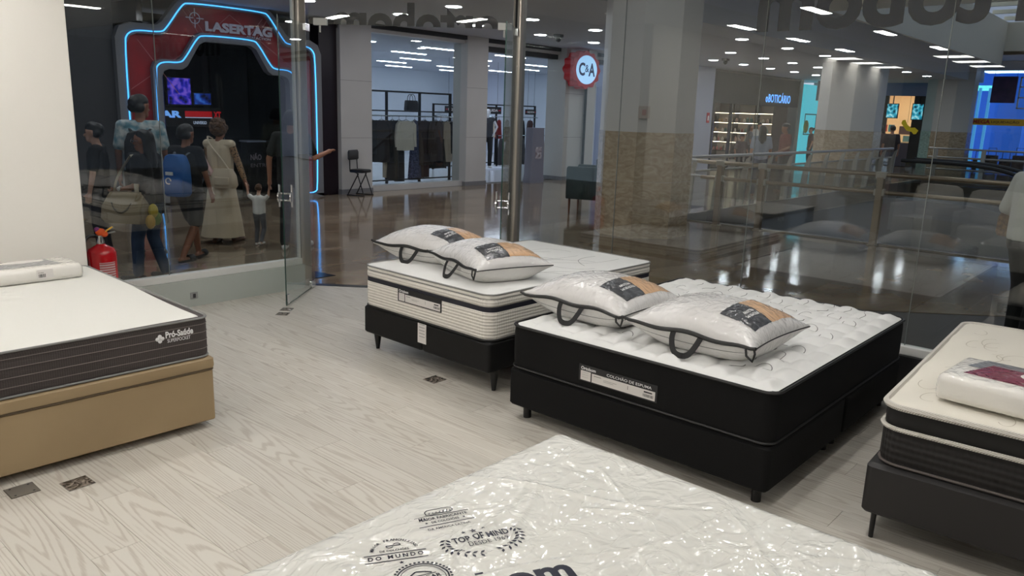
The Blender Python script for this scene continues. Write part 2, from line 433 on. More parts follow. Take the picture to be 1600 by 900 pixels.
# --- mall floor : slab around the void, polished tiles near the shop
mf = B()
mf.box(-6, 7.25, -0.35, 41, 13.46, -0.006); mf.box(-6, 13.46, -.35, 41, 26, -0.012); mf.box(-6, 6.66, -0.35, 12.45, 7.25, -0.006)
mf.prism([(4.464, 6.66), (5.735, 5.06), (5.735, -8), (12.45, -8), (12.45, 6.66)], 'xy', -0.35, -0.006)
mf.box(28.7, -8, -0.35, 41, 7.25, -0.012)
mall_floor = S(mf.build('mall_floor', M_GROUT)); ml = Vector(mall_floor.location)
TS = 1.05
tb = B().box(-TS/2+0.002, -TS/2+0.002, -0.005, TS/2-0.002, TS/2-0.002, 0.0).build('tile', M_MALLFLOOR, mall_floor); tmesh = tb.data
bpy.data.objects.remove(tb)
def clip(poly, px, py, nx, ny):
    out = []
    for i in range(len(poly)):
        A = poly[i]; C = poly[(i+1) % len(poly)]
        da = (A[0]-px)*nx+(A[1]-py)*ny; dc = (C[0]-px)*nx+(C[1]-py)*ny
        if da <= 0: out.append(A)
        if (da < 0) != (dc < 0) and abs(da-dc) > 1e-9:
            t = da/(da-dc); out.append((A[0]+(C[0]-A[0])*t, A[1]+(C[1]-A[1])*t))
    return out
ntile = 0
far = B()
for i in range(-2, 36):
    for j in range(-5, 8):
        cx = 1.9+i*TS; cy = 6.72+j*TS
        sq = [(cx-TS/2+.002, cy-TS/2+.002), (cx+TS/2-.002, cy-TS/2+.002), (cx+TS/2-.002, cy+TS/2-.002), (cx-TS/2+.002, cy+TS/2-.002)]
        regs = []
        if cy+TS/2 > 7.25: regs.append(clip(clip(sq, 0, 7.25, 0, -1), 0, 13.45, 0, 1) if cy-TS/2 < 7.25 < cy+TS/2 and cx > 12.45 else clip(sq, 0, 13.45, 0, 1))
        elif cx-TS/2 < 12.45 and cx > 2.0:
            q = clip(clip(sq, 12.45, 0, 1, 0), 4.464, 6.66, -1.6, -1.271)
            if cy+TS/2 < 6.0: q = clip(q, 5.735, 0, -1, 0) if q else q
            regs.append(q)
        for q in regs:
            if len(q) < 3: continue
            whole = len(q) == 4 and q == sq
            if cx < 22.5 and cx > 2.2:
                if whole: one(tmesh, 'tile', None, mall_floor, (cx-ml.x, cy-ml.y, -ml.z))
                else: B().prism(q, 'xy', -0.005, 0).build('tile', M_MALLFLOOR, mall_floor, world=True)
                ntile += 1
            elif cx > 22.5: far.prism(q, 'xy', -0.005, 0)
far.box(28.9, -8, -0.005, 36, 7.2, 0)
fo = far.build('far_tiles', M_MALLFLOOR, mall_floor, world=True); fo['kind'] = 'stuff'
S(B().box(12.0, -9, -4.6, 37, 8, -4.5).build('lower_floor', mat('lower_floor_stone', (150, 150, 152), 0.3)))
lw = B(); lw.box(12.35, 7.25, -4.5, 28.8, 7.35, -0.35); lw.box(12.35, -8, -4.5, 12.45, 7.25, -0.35); lw.box(28.7, -8, -4.5, 28.8, 7.25, -0.35)
S(lw.build('wall_void', mat('void_wall_paint', (150, 146, 140), 0.7)))
# slab edges trim
S(B().box(12.4, -8, -0.36, 12.47, 7.27, 0.02).build('trim_1', mat('edge_metal', (120, 112, 100), 0.35, 0.6)))
S(B().box(12.47, 7.2, -0.36, 28.75, 7.27, 0.02).build('trim_2', MATS['edge_metal']))

# dark threshold strip under the shop doors
d_ch = (ch_b-ch_a).normalized(); n_ch = Vector((d_ch.y*-1, d_ch.x, 0)); n_ch = n_ch if n_ch.x > 0 else -n_ch     # outward normal
S(B().prism([(ch_a.x, ch_a.y), (ch_b.x, ch_b.y), (ch_b.x+n_ch.x*.09, ch_b.y+n_ch.y*.09), (ch_a.x+n_ch.x*.09, ch_a.y+n_ch.y*.09)], 'xy', -0.005, 0.003).build('trim_3', mat('threshold_granite', (40, 46, 46), 0.25)))

# --- bed shop shell
S(B().box(-9.2, 5.88, 0, 2.085, 6.6, 3.0).build('wall_left', M_WHITEWALL, bevel=0.004))
M_BACKW = mat('dark_taupe_wall_paint', (62, 58, 55), 0.7)
S(B().box(-9.3, -4.3, 0, 5.8, -4.2, 3.0).build('wall_right', M_BACKW))
S(B().box(-9.3, -4.2, 0, -9.2, 6.6, 3.0).build('wall_back', M_BACKW))
ce = S(B().prism([(-9.3, -4.3), (5.78, -4.3), (5.785, 5.08), (4.484, 6.7), (-9.3, 6.7)], 'xy', 3.0, 3.12).build('ceiling', M_CEIL))
PANEL_E = emat('led_panel_glow', (255, 252, 248), STORE_PANEL)
LIN_E = emat('slim_lamp_glow', (255, 252, 248), STORE_PANEL*5.0)
pan = lin_l = None
for yy in (5.65, 3.74, 1.2, -1.4):
    for xx in (-4.4, -5.7, -7.05):
        if pan is None:
            pan = thing('ceiling_panel', 'square white light panel in the bed shop ceiling', 'ceiling light', (xx, yy, 2.985), 0, 'bed shop ceiling panels')
            B().box(-.3, -.3, 0, .3, -.28, .015).box(-.3, .28, 0, .3, .3, .015).box(-.3, -.28, 0, -.28, .28, .015).box(.28, -.28, 0, .3, .28, .015).build('frame', M_WRAIL, pan)
            B().box(-.28, -.28, .003, .28, .28, .013).build('diffuser', PANEL_E, pan)
        else: dup(pan, (xx, yy, 2.985))
for li_, (xx, yy) in enumerate([(2.5, 3.55), (-.1, 3.6), (-2.6, 3.55), (4.3, 1.6), (2.5, 1.2), (-.1, 1.2), (-2.6, 1.2), (4.3, -1.4), (2.5, -1.4), (-.1, -1.4), (-2.6, -1.4), (1.3, 5.0), (-.6, 5.0), (-2.6, 5.0), (4.4, 3.9)]):  # the row beside the white wall is added to brighten that wall
    if lin_l is None:
        lin_l = thing('slim_ceiling_lamp', 'slim white lamp in the bed shop ceiling', 'ceiling light', (xx, yy, 2.982), 0, 'bed shop slim lamps')
        B().box(-.33, -.075, .006, .33, .075, .018).build('housing', M_WRAIL, lin_l); B().box(-.3, -.06, 0, .3, .06, .006).build('diffuser', LIN_E, lin_l)
    else: dup(lin_l, (xx, yy, 2.982))

# --- left shop window : plinth, rails, panes
S(B().box(2.09, 6.6, 0, 4.36, 6.74, 0.24).build('plinth_left', M_PLINTH))
w1 = sthing('window_1', (3.2, 6.67, 0.24))
B().box(2.09, 6.63, 0.24, 4.36, 6.71, 0.30).build('window_sill', M_WRAIL, w1, world=True, bevel=.004)
for a, b in ((2.09, 3.022), (3.028, 4.33)): B().box(a, 6.665, 0.29, b, 6.675, 3.0).build('pane', M_GLASS, w1, world=True)
B().box(4.33, 6.65, 0.3, 4.36, 6.69, 3.0).build('window_frame', M_WRAIL, w1, world=True)
B().box(3.022, 6.6655, 0.3, 3.028, 6.6745, 3.0).build('silicone_joint', mat('silicone', (120, 125, 122), 0.4), w1, world=True)
# small socket on the plinth
so = thing('wall_socket', 'small grey socket plate on the pale plinth under the window', 'socket', (3.2, 6.598, 0.1))
B().box(-.035, -.006, -.03, .035, 0.002, .03).build('plate', mat('socket_plastic', (150, 152, 150), 0.5), so, bevel=.003); B().box(-.012, -.009, -.018, .012, -.005, .018).build('switch', M_CHAR, so)

# --- right shop window
S(B().box(5.66, -4.2, 0, 5.80, 4.98, 0.24).build('plinth_right', M_DPLINTH))
w2 = sthing('window_2', (5.73, 1.0, 0.24))
B().box(5.69, -4.2, 0.24, 5.77, 4.98, 0.30).build('window_sill', M_WRAIL, w2, world=True, bevel=.004)
ys = [5.0, 3.87, 2.63, 1.387, 0.15, -1.1, -2.4, -4.2]
for i in range(len(ys)-1):
    B().box(5.725, ys[i+1]+.002, 0.29, 5.735, ys[i]-.002, 3.0).build('pane', M_GLASS, w2, world=True)
    if i in (1, 2, 3): B().box(5.7255, ys[i]-.002, 0.3, 5.7345, ys[i]+.002, 3.0).build('silicone_joint', MATS['silicone'], w2, world=True)
# film lettering, read from the mall side
lt = B(); text(lt, 'ortobom', (5.7385, 0.62, 2.425), (0, 1, 0), (0, 0, 1), width=2.09, height=0.42, bold=0.035, res=4)
lo_ = lt.build('film_lettering', M_LETTER, w2, world=True); lo_['label'] = 'grey film lettering read from the mall side'

# --- corner posts, transom and the two glass door leaves
for nm, (px, py) in (('corner_post', (4.40, 6.655)), ('corner_post', (5.74, 5.06))):
    post = sthing('post', (px, py, 0)); post.name = 'corner_post'
    b = B(); b.layers([loop(.1, .1, .02, 0.0), loop(.1, .1, .02, 3.0)]); b.build('profile', M_ALU, post, smooth=True)
    B().layers([loop(.13, .13, .025, 0.0), loop(.13, .13, .025, 0.03)]).build('foot_plate', M_CHROME, post, smooth=True)
    B().box(-.052, -.012, .3, -.049, .012, 3.0).build('gasket', M_BLACK, post)
w3 = sthing('window_3', ((ch_a.x+ch_b.x)/2, (ch_a.y+ch_b.y)/2, 2.545))
def chp(t, z, off=0.0): p = ch_a + d_ch*t + n_ch*off; return (p.x, p.y, z)
CHL = (ch_b-ch_a).length
def chslab(b, t0, t1, z0, z1, o0, o1, mi=0):
    v = [chp(t0, z0, o0), chp(t1, z0, o0), chp(t1, z0, o1), chp(t0, z0, o1), chp(t0, z1, o0), chp(t1, z1, o0), chp(t1, z1, o1), chp(t0, z1, o1)]
    return b.add(v, [(0, 3, 2, 1), (4, 5, 6, 7), (0, 1, 5, 4), (1, 2, 6, 5), (2, 3, 7, 6), (3, 0, 4, 7)], mi)
chslab(B(), 0.04, CHL-.05, 2.545, 3.0, -.005, .005).build('pane', M_GLASS, w3, world=True)
lt = B(); o_ = ch_a + d_ch*1.86 + n_ch*.009
text(lt, 'ortobom', (o_.x, o_.y, 2.425), -d_ch, (0, 0, 1), width=1.58, height=0.335, bold=0.035, res=4)
lo_ = lt.build('film_lettering', M_LETTER, w3, world=True)
bm = bmesh.new(); bm.from_mesh(lo_.data)
bmesh.ops.bisect_plane(bm, geom=bm.verts[:]+bm.edges[:]+bm.faces[:], plane_co=(0, 0, 0.003), plane_no=(0, 0, 1), clear_inner=True)
bm.to_mesh(lo_.data); bm.free(); lo_['label'] = 'grey film lettering cut off at the lower edge'
for t0 in (0.09, CHL-.2):
    cl = B(); chslab(cl, t0, t0+.13, 2.535, 2.6, -.02, .02); cl.cyl(chp(t0+.06, 2.47, 0), chp(t0+.06, 2.535, 0), .008)
    cl.build('pivot_clamp', M_WRAIL, w3, world=True, bevel=.003)

def leaf(name, hinge, end, label):
    h = Vector(hinge); e = Vector(end); d = (e-h).normalized(); n = Vector((-d.y, d.x, 0)); L = (e-h).length
    r = sthing(name, (h.x, h.y, 0)); r['label'] = label
    def P(t, o, z): p = d*t+n*o; return (p.x, p.y, z)
    def slab(b, t0, t1, z0, z1, o0, o1):
        v = [P(t0, o0, z0), P(t1, o0, z0), P(t1, o1, z0), P(t0, o1, z0), P(t0, o0, z1), P(t1, o0, z1), P(t1, o1, z1), P(t0, o1, z1)]
        return b.add(v, [(0, 3, 2, 1), (4, 5, 6, 7), (0, 1, 5, 4), (1, 2, 6, 5), (2, 3, 7, 6), (3, 0, 4, 7)])
    slab(B(), 0.02, L-.004, 0.012, 2.53, -.005, .005).build('pane', M_GLASS, r)
    slab(B(), L-.004, L, 0.012, 2.53, -.005, .005).build('pane_edge', M_GEDGE, r)
    slab(B(), 0.02, L, 0.008, 0.012, -.005, .005).build('bottom_edge', M_GEDGE, r)
    slab(slab(B(), 0.03, 0.16, 0.008, .075, -.014, .014), .03, .16, 2.47, 2.535, -.014, .014).build('pivot_patch', M_CHROME, r, bevel=.003)
    slab(B(), L-.055, L-.008, 0.02, .11, -.014, .014).build('lock', M_CHROME, r, bevel=.004)
    b = B(); t = L-.07
    for o in (-.055, .055):
        b.cyl(P(t, o, .90), P(t, o, 1.10), .012, n=10)
        b.cyl(P(t, o-.006, .99), P(t, o+.006, .99), .05, n=18)
    b.cyl(P(t, -.055, .96), P(t, .055, .96), .008); b.cyl(P(t, -.055, 1.02), P(t, .055, 1.02), .008)
    b.build('pull_handle', M_CHROME, r, smooth=True)
    return r
leaf('door_1', (4.49, 6.62, 0), (3.80, 6.065, 0), 'open frameless glass door leaf beside the pale plinth')
leaf('door_2', (5.69, 5.03, 0), (5.05, 4.6, 0), 'open frameless glass door leaf seen edge on behind the white bed')

# --- mall ceiling with bulkhead, upper ceiling, skylight
CZ = 3.47
mc = S(B().box(-6, 7.34, CZ, 36, 26, CZ+.12).build('mall_ceiling', M_MCEIL))
S(B().box(-6, 7.3, CZ, 36, 7.34, 3.8).build('trim_4', mat('bulkhead_paint', (190, 192, 196), 0.6)))
S(B().box(-6, 7.32, 3.8, 36, 7.34, 4.3).build('trim_5', M_MCEIL))
uc = B(); uc.box(3, 6.3, 4.3, 36, 7.34, 4.42); uc.box(3, -9, 4.3, 16.5, 6.3, 4.42); uc.box(33, -9, 4.3, 36, 6.3, 4.42)
S(uc.build('mall_ceiling_upper', M_MCEIL))
S(B().box(16.5, 6.22, 3.95, 33, 6.3, 5.4).build('trim_6', M_MCEIL2)); S(B().box(16.42, -9, 3.95, 16.5, 6.3, 5.4).build('trim_7', M_MCEIL2))
S(B().box(33, -9, 4.3, 33.08, 6.3, 5.4).build('trim_8', M_MCEIL2))
sk = sthing('skylight', (24, 0, 5.4))
M_BEAM = mat('cream_steel_beam', (214, 204, 176), 0.5)
for i in range(9):
    xx = 17.5+i*1.9
    b = B(); b.bar((xx, -9, 5.5), (xx, 6.3, 5.5), .12, .12); b.bar((xx, -9, 6.2), (xx, 6.3, 6.2), .1, .1)
    for k in range(10): b.bar((xx, -9+k*1.53, 5.5 if k % 2 else 6.2), (xx, -9+(k+1)*1.53, 6.2 if k % 2 else 5.5), .06, .06)
    b.build('truss', M_BEAM, sk, world=True)
for i in range(6): B().bar((16.5, -8+i*2.7, 6.3), (33, -8+i*2.7, 6.3), .1, .14).build('purlin', M_BEAM, sk, world=True)
B().box(16.4, -9, 6.38, 33.1, 6.4, 6.4).build('roof_glass', glass('roof_glass', (0.8, 0.85, 0.9)), sk, world=True)
S(B().box(2.9, -9.1, -4.5, 36.2, -9, 6.4).build('wall_south', M_MCEIL))

# --- round downlights
LAMP_E = emat('downlight_glow', (246, 248, 255), MALL_LAMP)
dl = None
spots = []
ORD = ['first', 'second', 'third', 'fourth', 'fifth', 'sixth', 'seventh', 'eighth', 'ninth', 'tenth', 'eleventh', 'twelfth', 'thirteenth', 'fourteenth', 'fifteenth']
for yy in (9.85, 11.55):
    for i in range(14): spots.append((3.5+i*2.0+(0.3 if yy > 10 else 0), yy, '%s round downlight from the left in the mall ceiling row %s' % (ORD[i], 'nearest the shop fronts' if yy > 10 else 'along the middle')))
for i in range(9): spots.append((11.5+i*2.4, 8.0, '%s round downlight from the left in the mall ceiling row along the columns' % ORD[i]))
for i in range(3): spots.append((3.3+i*2.0, 8.1, 'added unseen downlight brightening the walking family, %s from the white wall' % ORD[i]))  # unseen downlights added to brighten the people walking below
for xx, yy, lbl in spots:
    if dl is None:
        dl = thing('downlight', lbl, 'ceiling light', (xx, yy, CZ-.012), 0, 'mall downlights')
        B().lathe([(.135, 0), (.165, 0), (.165, .012), (.135, .012)], n=20).build('trim_ring', M_WRAIL, dl, smooth=True)
        B().lathe([(.13, -.006), (.13, .004)], n=20).build('lens', LAMP_E, dl)
    else: dup(dl, (xx, yy, CZ-.012), label=lbl)
for i, (xx, yy) in enumerate([(8.0, 3.2), (8.0, 0.2), (10.6, 3.0), (10.6, 0.0), (8.2, 5.6), (14.5, 3.5), (14.5, 0.5)]):
    dup(dl, (xx, yy, 4.288), label='round downlight in the raised ceiling outside the right window, %s from the doors' % ORD[i])

# --- big octagonal columns
M_COLP = mat('column_paint', (206, 202, 194), 0.45)
def marble_nodes(nt, p):
    tc = nt.nodes.new('ShaderNodeTexCoord'); mp = nt.nodes.new('ShaderNodeMapping'); mp.inputs['Scale'].default_value = (2.2, 2.2, 5)
    n = nt.nodes.new('ShaderNodeTexNoise'); n.inputs['Scale'].default_value = 2; n.inputs['Detail'].default_value = 9; n.inputs['Distortion'].default_value = 2.2
    oi = nt.nodes.new('ShaderNodeObjectInfo'); ad = nt.nodes.new('ShaderNodeVectorMath')
    r = nt.nodes.new('ShaderNodeValToRGB'); e = r.color_ramp.elements
    e[0].position = .3; e[0].color = rgb(150, 128, 98); e[1].position = .75; e[1].color = rgb(205, 186, 156)
    nt.links.new(tc.outputs['Object'], mp.inputs['Vector']); nt.links.new(mp.outputs[0], ad.inputs[0]); nt.links.new(oi.outputs['Random'], ad.inputs[1])
    nt.links.new(ad.outputs[0], n.inputs['Vector']); nt.links.new(n.outputs[0], r.inputs[0]); nt.links.new(r.outputs[0], p.inputs['Base Color'])
    p.inputs['Roughness'].default_value = 0.16
M_MARBLE = pos_mat('beige_marble', marble_nodes)
def column(cx, cy, side, top, hm=1.56):
    c = sthing('column', (cx, cy, 0)); k = side/2; a = k*(1+math.sqrt(2))
    pts = [(-a, k), (-a, -k), (-k, -a), (k, -a), (a, -k), (a, k), (k, a), (-k, a)]
    s = 0.985
    B().prism([(u*s, v*s) for u, v in pts], 'xy', 0.0, top).build('shaft', M_COLP, c)
    for i in range(8):
        p = Vector((*pts[i], 0)); q = Vector((*pts[(i+1) % 8], 0)); d = (q-p).normalized(); n = Vector((d.y, -d.x, 0)); n = n if n.dot(p+q) > 0 else -n
        L = (q-p).length
        for z0, z1 in ((0.0, .84), (.843, hm)):
            b = B(); A = p+d*.002; C = p+d*(L-.002)
            b.add([(A.x, A.y, z0), (C.x, C.y, z0), (C.x, C.y, z1), (A.x, A.y, z1)]+[(v.x-n.x*.018, v.y-n.y*.018, z) for v, z in ((A, z0), (C, z0), (C, z1), (A, z1))],
                  [(0, 1, 2, 3), (7, 6, 5, 4), (0, 4, 5, 1), (1, 5, 6, 2), (2, 6, 7, 3), (3, 7, 4, 0)])
            b.build('marble_panel', M_MARBLE, c)
    return c
column(10.5, 6.6, 0.56, 4.3)
column(24.05, 8.2, 0.70, 4.3)
column(34.0, 7.9, 0.67, 4.3)

# ================================================================ BEDS
M_BLKFAB = mat('black_suede', (9, 9, 10), 0.8, spec=0.25, bump=(300, 0.15, 0.001))
M_BLKFAB2 = mat('charcoal_synthetic_leather', (17, 17, 18), 0.6, spec=0.3, bump=(200, 0.1, 0.001))
M_WHTOP = mat('white_quilt', (221, 221, 219), 0.8, bump=(260, 0.1, 0.001))
M_CREAM = mat('cream_quilt', (224, 219, 207), 0.8, bump=(120, 0.25, 0.004))
M_TAN = mat('tan_synthetic_leather', (164, 142, 108), 0.5, var=(2.0, (156, 134, 101)), bump=(220, 0.06, 0.001))
M_TAND = mat('tan_seam', (92, 78, 58), 0.7)
M_GPIPE = mat('grey_piping', (128, 128, 126), 0.7)
M_WPIPE = bands('white_corded_piping', ((226, 222, 214), (176, 170, 160)), 'DIAGONAL', 60, 0.7, bump=0.4)
M_BPIPE = mat('black_piping', (22, 22, 22), 0.5)
M_LEG = mat('black_leg_plastic', (13, 13, 14), 0.4)
M_NAVY = mat('navy_band', (30, 31, 42), 0.6, bump=(200, .1, .001))
M_PAPER = mat('label_paper', (216, 212, 208), 0.55)
M_INK = mat('label_black_ink', (30, 30, 33), 0.55)
M_INKG = mat('label_grey_ink', (120, 118, 118), 0.6)
M_WINK = mat('label_white_ink', (238, 238, 238), 0.6)
def knit_nodes(c0, c1, sx, sz, bump):
    def f(nt, p):
        tc = nt.nodes.new('ShaderNodeTexCoord'); L = nt.links.new
        sp = nt.nodes.new('ShaderNodeSeparateXYZ'); L(tc.outputs['Object'], sp.inputs[0])
        def sine(src, k, ph=None):
            a = nt.nodes.new('ShaderNodeMath'); a.operation = 'MULTIPLY'; a.inputs[1].default_value = k; L(src, a.inputs[0])
            s = nt.nodes.new('ShaderNodeMath'); s.operation = 'SINE'; L(a.outputs[0], s.inputs[0]); return s.outputs[0]
        ad = nt.nodes.new('ShaderNodeMath'); L(sp.outputs[0], ad.inputs[0]); L(sp.outputs[1], ad.inputs[1])
        h = sine(ad.outputs[0], sx); v = sine(sp.outputs[2], sz)
        mu = nt.nodes.new('ShaderNodeMath'); mu.operation = 'MULTIPLY_ADD'; mu.inputs[1].default_value = 0.45; L(h, mu.inputs[0]); L(v, mu.inputs[2])
        mr = nt.nodes.new('ShaderNodeMapRange'); mr.inputs[1].default_value = -1.2; mr.inputs[2].default_value = 0.4; L(mu.outputs[0], mr.inputs[0])
        mx = nt.nodes.new('ShaderNodeMix'); mx.data_type = 'RGBA'; mx.inputs[6].default_value = rgb(*c0); mx.inputs[7].default_value = rgb(*c1)
        L(mr.outputs[0], mx.inputs[0]); L(mx.outputs[2], p.inputs['Base Color']); p.inputs['Roughness'].default_value = 0.8
        b = nt.nodes.new('ShaderNodeBump'); b.inputs['Strength'].default_value = bump; b.inputs['Distance'].default_value = 0.004
        L(mu.outputs[0], b.inputs['Height']); L(b.outputs[0], p.inputs['Normal'])
    return f
M_KNITW = pos_mat('cream_knit_border', knit_nodes((210, 205, 196), (230, 226, 218), 380, 300, 0.4))
M_KNITG = pos_mat('grey_knit_border', knit_nodes((62, 56, 55), (74, 67, 65), 600, 900, 0.25))
M_KNITB = pos_mat('black_knit_border', knit_nodes((24, 22, 21), (33, 30, 29), 240, 210, 0.4))

def clampr(x, y, w, l, r):
    ax, ay = abs(x), abs(y); cx, cy = w/2-r, l/2-r
    if ax > cx and ay > cy:
        dx, dy = ax-cx, ay-cy; d = max(dx, dy); h = math.hypot(dx, dy)
        if h > 1e-9: k = d/h; ax, ay = cx+dx*k, cy+dy*k
    return math.copysign(ax, x), math.copysign(ay, y)
def top_panel(w, l, r, hf, nx, ny):
    b = B()
    def fn(u, v):
        # denser near the rim
        x = (u-.5)*w; y = (v-.5)*l
        x, y = clampr(x, y, w, l, r)
        return (x, y, hf(x, y))
    return b.grid(fn, nx, ny)
def edge_fall(x, y, w, l, e, drop):
    d = min(w/2-abs(x), l/2-abs(y)); t = max(0, min(1, d/e)); return -drop*(1-math.sqrt(max(0, 1-(1-t)**2)))
def piping(w, l, r, z, rad, mt, parent, name='piping', ins=0.0, n=6, wob=0.0):
    pts = [(x, y, z+wob*math.sin(x*9+y*7)) for x, y in rrect(w-2*ins, l-2*ins, r, 6)]
    dense = []
    k = len(pts)
    for i in range(k):
        a = Vector(pts[i]); c = Vector(pts[(i+1) % k]); m = max(1, int((c-a).length/0.12))
        for j in range(m):
            q = a.lerp(c, j/m); dense.append((q.x, q.y, z+wob*math.sin(q.x*9+q.y*7)))
    return B().tube(dense, rad, n, closed=True).build(name, mt, parent, smooth=True)
def body(w, l, r, zs, mt, parent, name='border', n=6, capt=True):
    """zs = [(z, inset)]"""
    return B().layers([loop(w, l, r, z, i, n) for z, i in zs], capt=capt).build(name, mt, parent, smooth=True)
def leg_mesh(b, x, y, h, r0, r1): return b.lathe([(r1, 0), (r1, .006), (r0, h), (r0, h+.01)], (x, y, 0), 14)
def strokes(b, paths, hf, w=0.0022, lift=0.0012):
    for P in paths:
        k = len(P); vs = []
        for i in range(k):
            a = Vector(P[max(i-1, 0)]); c = Vector(P[min(i+1, k-1)]); d = c-a
            if d.length < 1e-9: d = Vector((1, 0))
            d.normalize(); n = Vector((-d.y, d.x))*w
            for s in (-1, 1):
                x, y = P[i][0]+s*n.x, P[i][1]+s*n.y; vs.append((x, y, hf(x, y)+lift))
        b.add(vs, [(2*i, 2*i+1, 2*i+3, 2*i+2) for i in range(k-1)])
    return b
def barcode(b, org, xd, yd, w, h, mi, seed=1):
    rr = random.Random(seed); t = 0; org = Vector(org); xd = Vector(xd); yd = Vector(yd)
    while t < w:
        k = rr.choice((.0015, .0025, .004)); A = org+xd*t; C = org+xd*min(t+k, w)
        b.add([A, C, C+yd*h, A+yd*h], [(0, 1, 2, 3)], mi); t += k+rr.choice((.0015, .003))
def plate(b, org, xd, yd, w, h, t, mi):
    o = Vector(org); X = Vector(xd).normalized()*w; Y = Vector(yd).normalized()*h; N = X.cross(Y).normalized()*t
    return b.add([o, o+X, o+X+Y, o+Y, o+N, o+X+N, o+X+Y+N, o+Y+N], [(0, 3, 2, 1), (4, 5, 6, 7), (0, 1, 5, 4), (1, 2, 6, 5), (2, 3, 7, 6), (3, 0, 4, 7)], mi)
def shop_label(parent, x, y0, z0, w, h, brand, title, seed):
    """printed card on a face that looks along local -x; runs towards -y; origin upper left y0,z0"""
    b = B(); xd = (0, -1, 0); yd = (0, 0, 1)
    plate(b, (x, y0, z0-h), xd, yd, w, h, .003, 1)
    e = .0034
    def at(u, v): return (x-e, y0-u, z0-v)
    def q(u0, v0, u1, v1, mi): b.add([at(u0, v1), at(u1, v1), at(u1, v0), at(u0, v0)], [(0, 1, 2, 3)], mi)
    q(.012, h*.36, w*.16, h*.93, 0); q(w*.175, h*.4, w-.012, h*.93, 0)
    o = b.build('price_label', [M_PAPER, M_INK], parent, recalc=False); o['label'] = 'printed paper product label'
    e = .0038; b = B()
    text(b, brand, at(.014, h*.3), xd, yd, height=h*.2, bold=.02, mi=3)
    if title: text(b, title, at(w*.37, h*.31), xd, yd, width=w*.56, height=h*.2, bold=.004, mi=3)
    for k in range(3): q(.02, h*(.46+.14*k), w*.13, h*(.47+.14*k), 2)
    q(w*.2, h*.5, w*.3, h*.54, 2); q(w*.33, h*.6, w*.5, h*.62, 2); q(w*.33, h*.68, w*.46, h*.7, 2); q(w*.64, h*.5, w*.645, h*.72, 1)
    barcode(b, at(w*.83, h*.82), xd, yd, w*.13, h*.16, 1, seed); q(w*.84, h*.5, w*.94, h*.58, 1)
    b.build('lettering', [M_PAPER, M_INK, M_INKG, M_WINK], o, recalc=False)
    return o

# ---------- black bed (middle)
bx, by = (3.31+5.315)/2, (1.295+2.915)/2; BL, BW = 2.005, 1.62
def quilt_h(x, y):
    r = math.floor(y/.135)
    u = (x + (0.5 if r % 2 else 0)*.2)/.2; v = y/.135
    rim = max(0.0, min(1.0, (min(BL/2-abs(x), BW/2-abs(y))-.03)/.05))
    return .027*rim*abs(math.sin(PI*u))**.6*abs(math.sin(PI*v))**.6 + edge_fall(x, y, BL, BW, .05, .016)
bb = thing('bed_base', 'low black box bed base under the thick black mattress', 'bed base', (bx, by, 0))
BZ0, BZ1 = .09, .318
for s in (-1, 1):
    b = B(); b.layers([loop(BL/2-.002, BW, .03, z, i) for z, i in ((BZ0, .012), (BZ0+.012, 0), (BZ1-.012, 0), (BZ1, .012))])
    b.v = [(v[0]+s*BL/4, v[1], v[2]) for v in b.v]
    b.build('box_half', M_BLKFAB, bb, smooth=True)
for xx in (-BL/2+.09, -.06, .06, BL/2-.09):
    for yy in (-BW/2+.08, BW/2-.08): leg_mesh(B(), xx, yy, BZ0-.004, .024, .024).build('leg', M_LEG, bb, smooth=True)
bm_ = thing('mattress', 'thick black-sided foam mattress with white quilted top and swirl stitching', 'mattress', (bx, by, BZ1+.004))
MH = .262
body(BL, BW, .07, [(0, .02), (.012, .004), (.05, 0), (MH-.05, 0), (MH-.008, .004), (MH, .014)], M_BLKFAB, bm_, 'border', 7)
hq = lambda x, y: MH+.004+quilt_h(x, y)
top_panel(BL-.03, BW-.03, .06, hq, 150, 128).build('quilted_top', M_WHTOP, bm_, smooth=True, angle=80)
piping(BL, BW, .07, MH-.002, .008, M_BPIPE, bm_); piping(BL, BW, .07, .012, .006, M_BPIPE, bm_, 'lower_piping')
rr = random.Random(3); paths = []
for i in range(-4, 5):
    for j in range(-5, 6):
        cx, cy = i*.2+(0.1 if j % 2 else 0)+rr.uniform(-.02, .02), j*.135+.06
        if abs(cx) > BL/2-.1 or abs(cy) > BW/2-.08: continue
        if (i+j) % 2: 
            a0 = rr.uniform(0, 6.28); rad = rr.uniform(.038, .05); sg = rr.choice((-1, 1))
            paths.append([(cx+rad*(1+.35*t)*math.cos(a0+sg*t*4.9), cy+rad*.8*(1+.35*t)*math.sin(a0+sg*t*4.9)) for t in [k/18 for k in range(19)]])
        elif rr.random() < .55:
            a0 = rr.uniform(-.6, .6); 
            paths.append([(cx+(t-.5)*.16*math.cos(a0)-.02*math.sin(t*6)*math.sin(a0), cy+(t-.5)*.16*math.sin(a0)+.02*math.sin(t*6)) for t in [k/12 for k in range(13)]])
M_STITCH = mat('grey_stitching', (112, 112, 112), 0.8)
strokes(B(), paths, hq).build('stitching', M_STITCH, bm_, recalc=False)['kind'] = 'stuff'
shop_label(bm_, -BL/2-.0005, 2.399-by, .463-BZ1, .495, .093, 'Ortobom', 'COLCHÃO DE ESPUMA', 4)

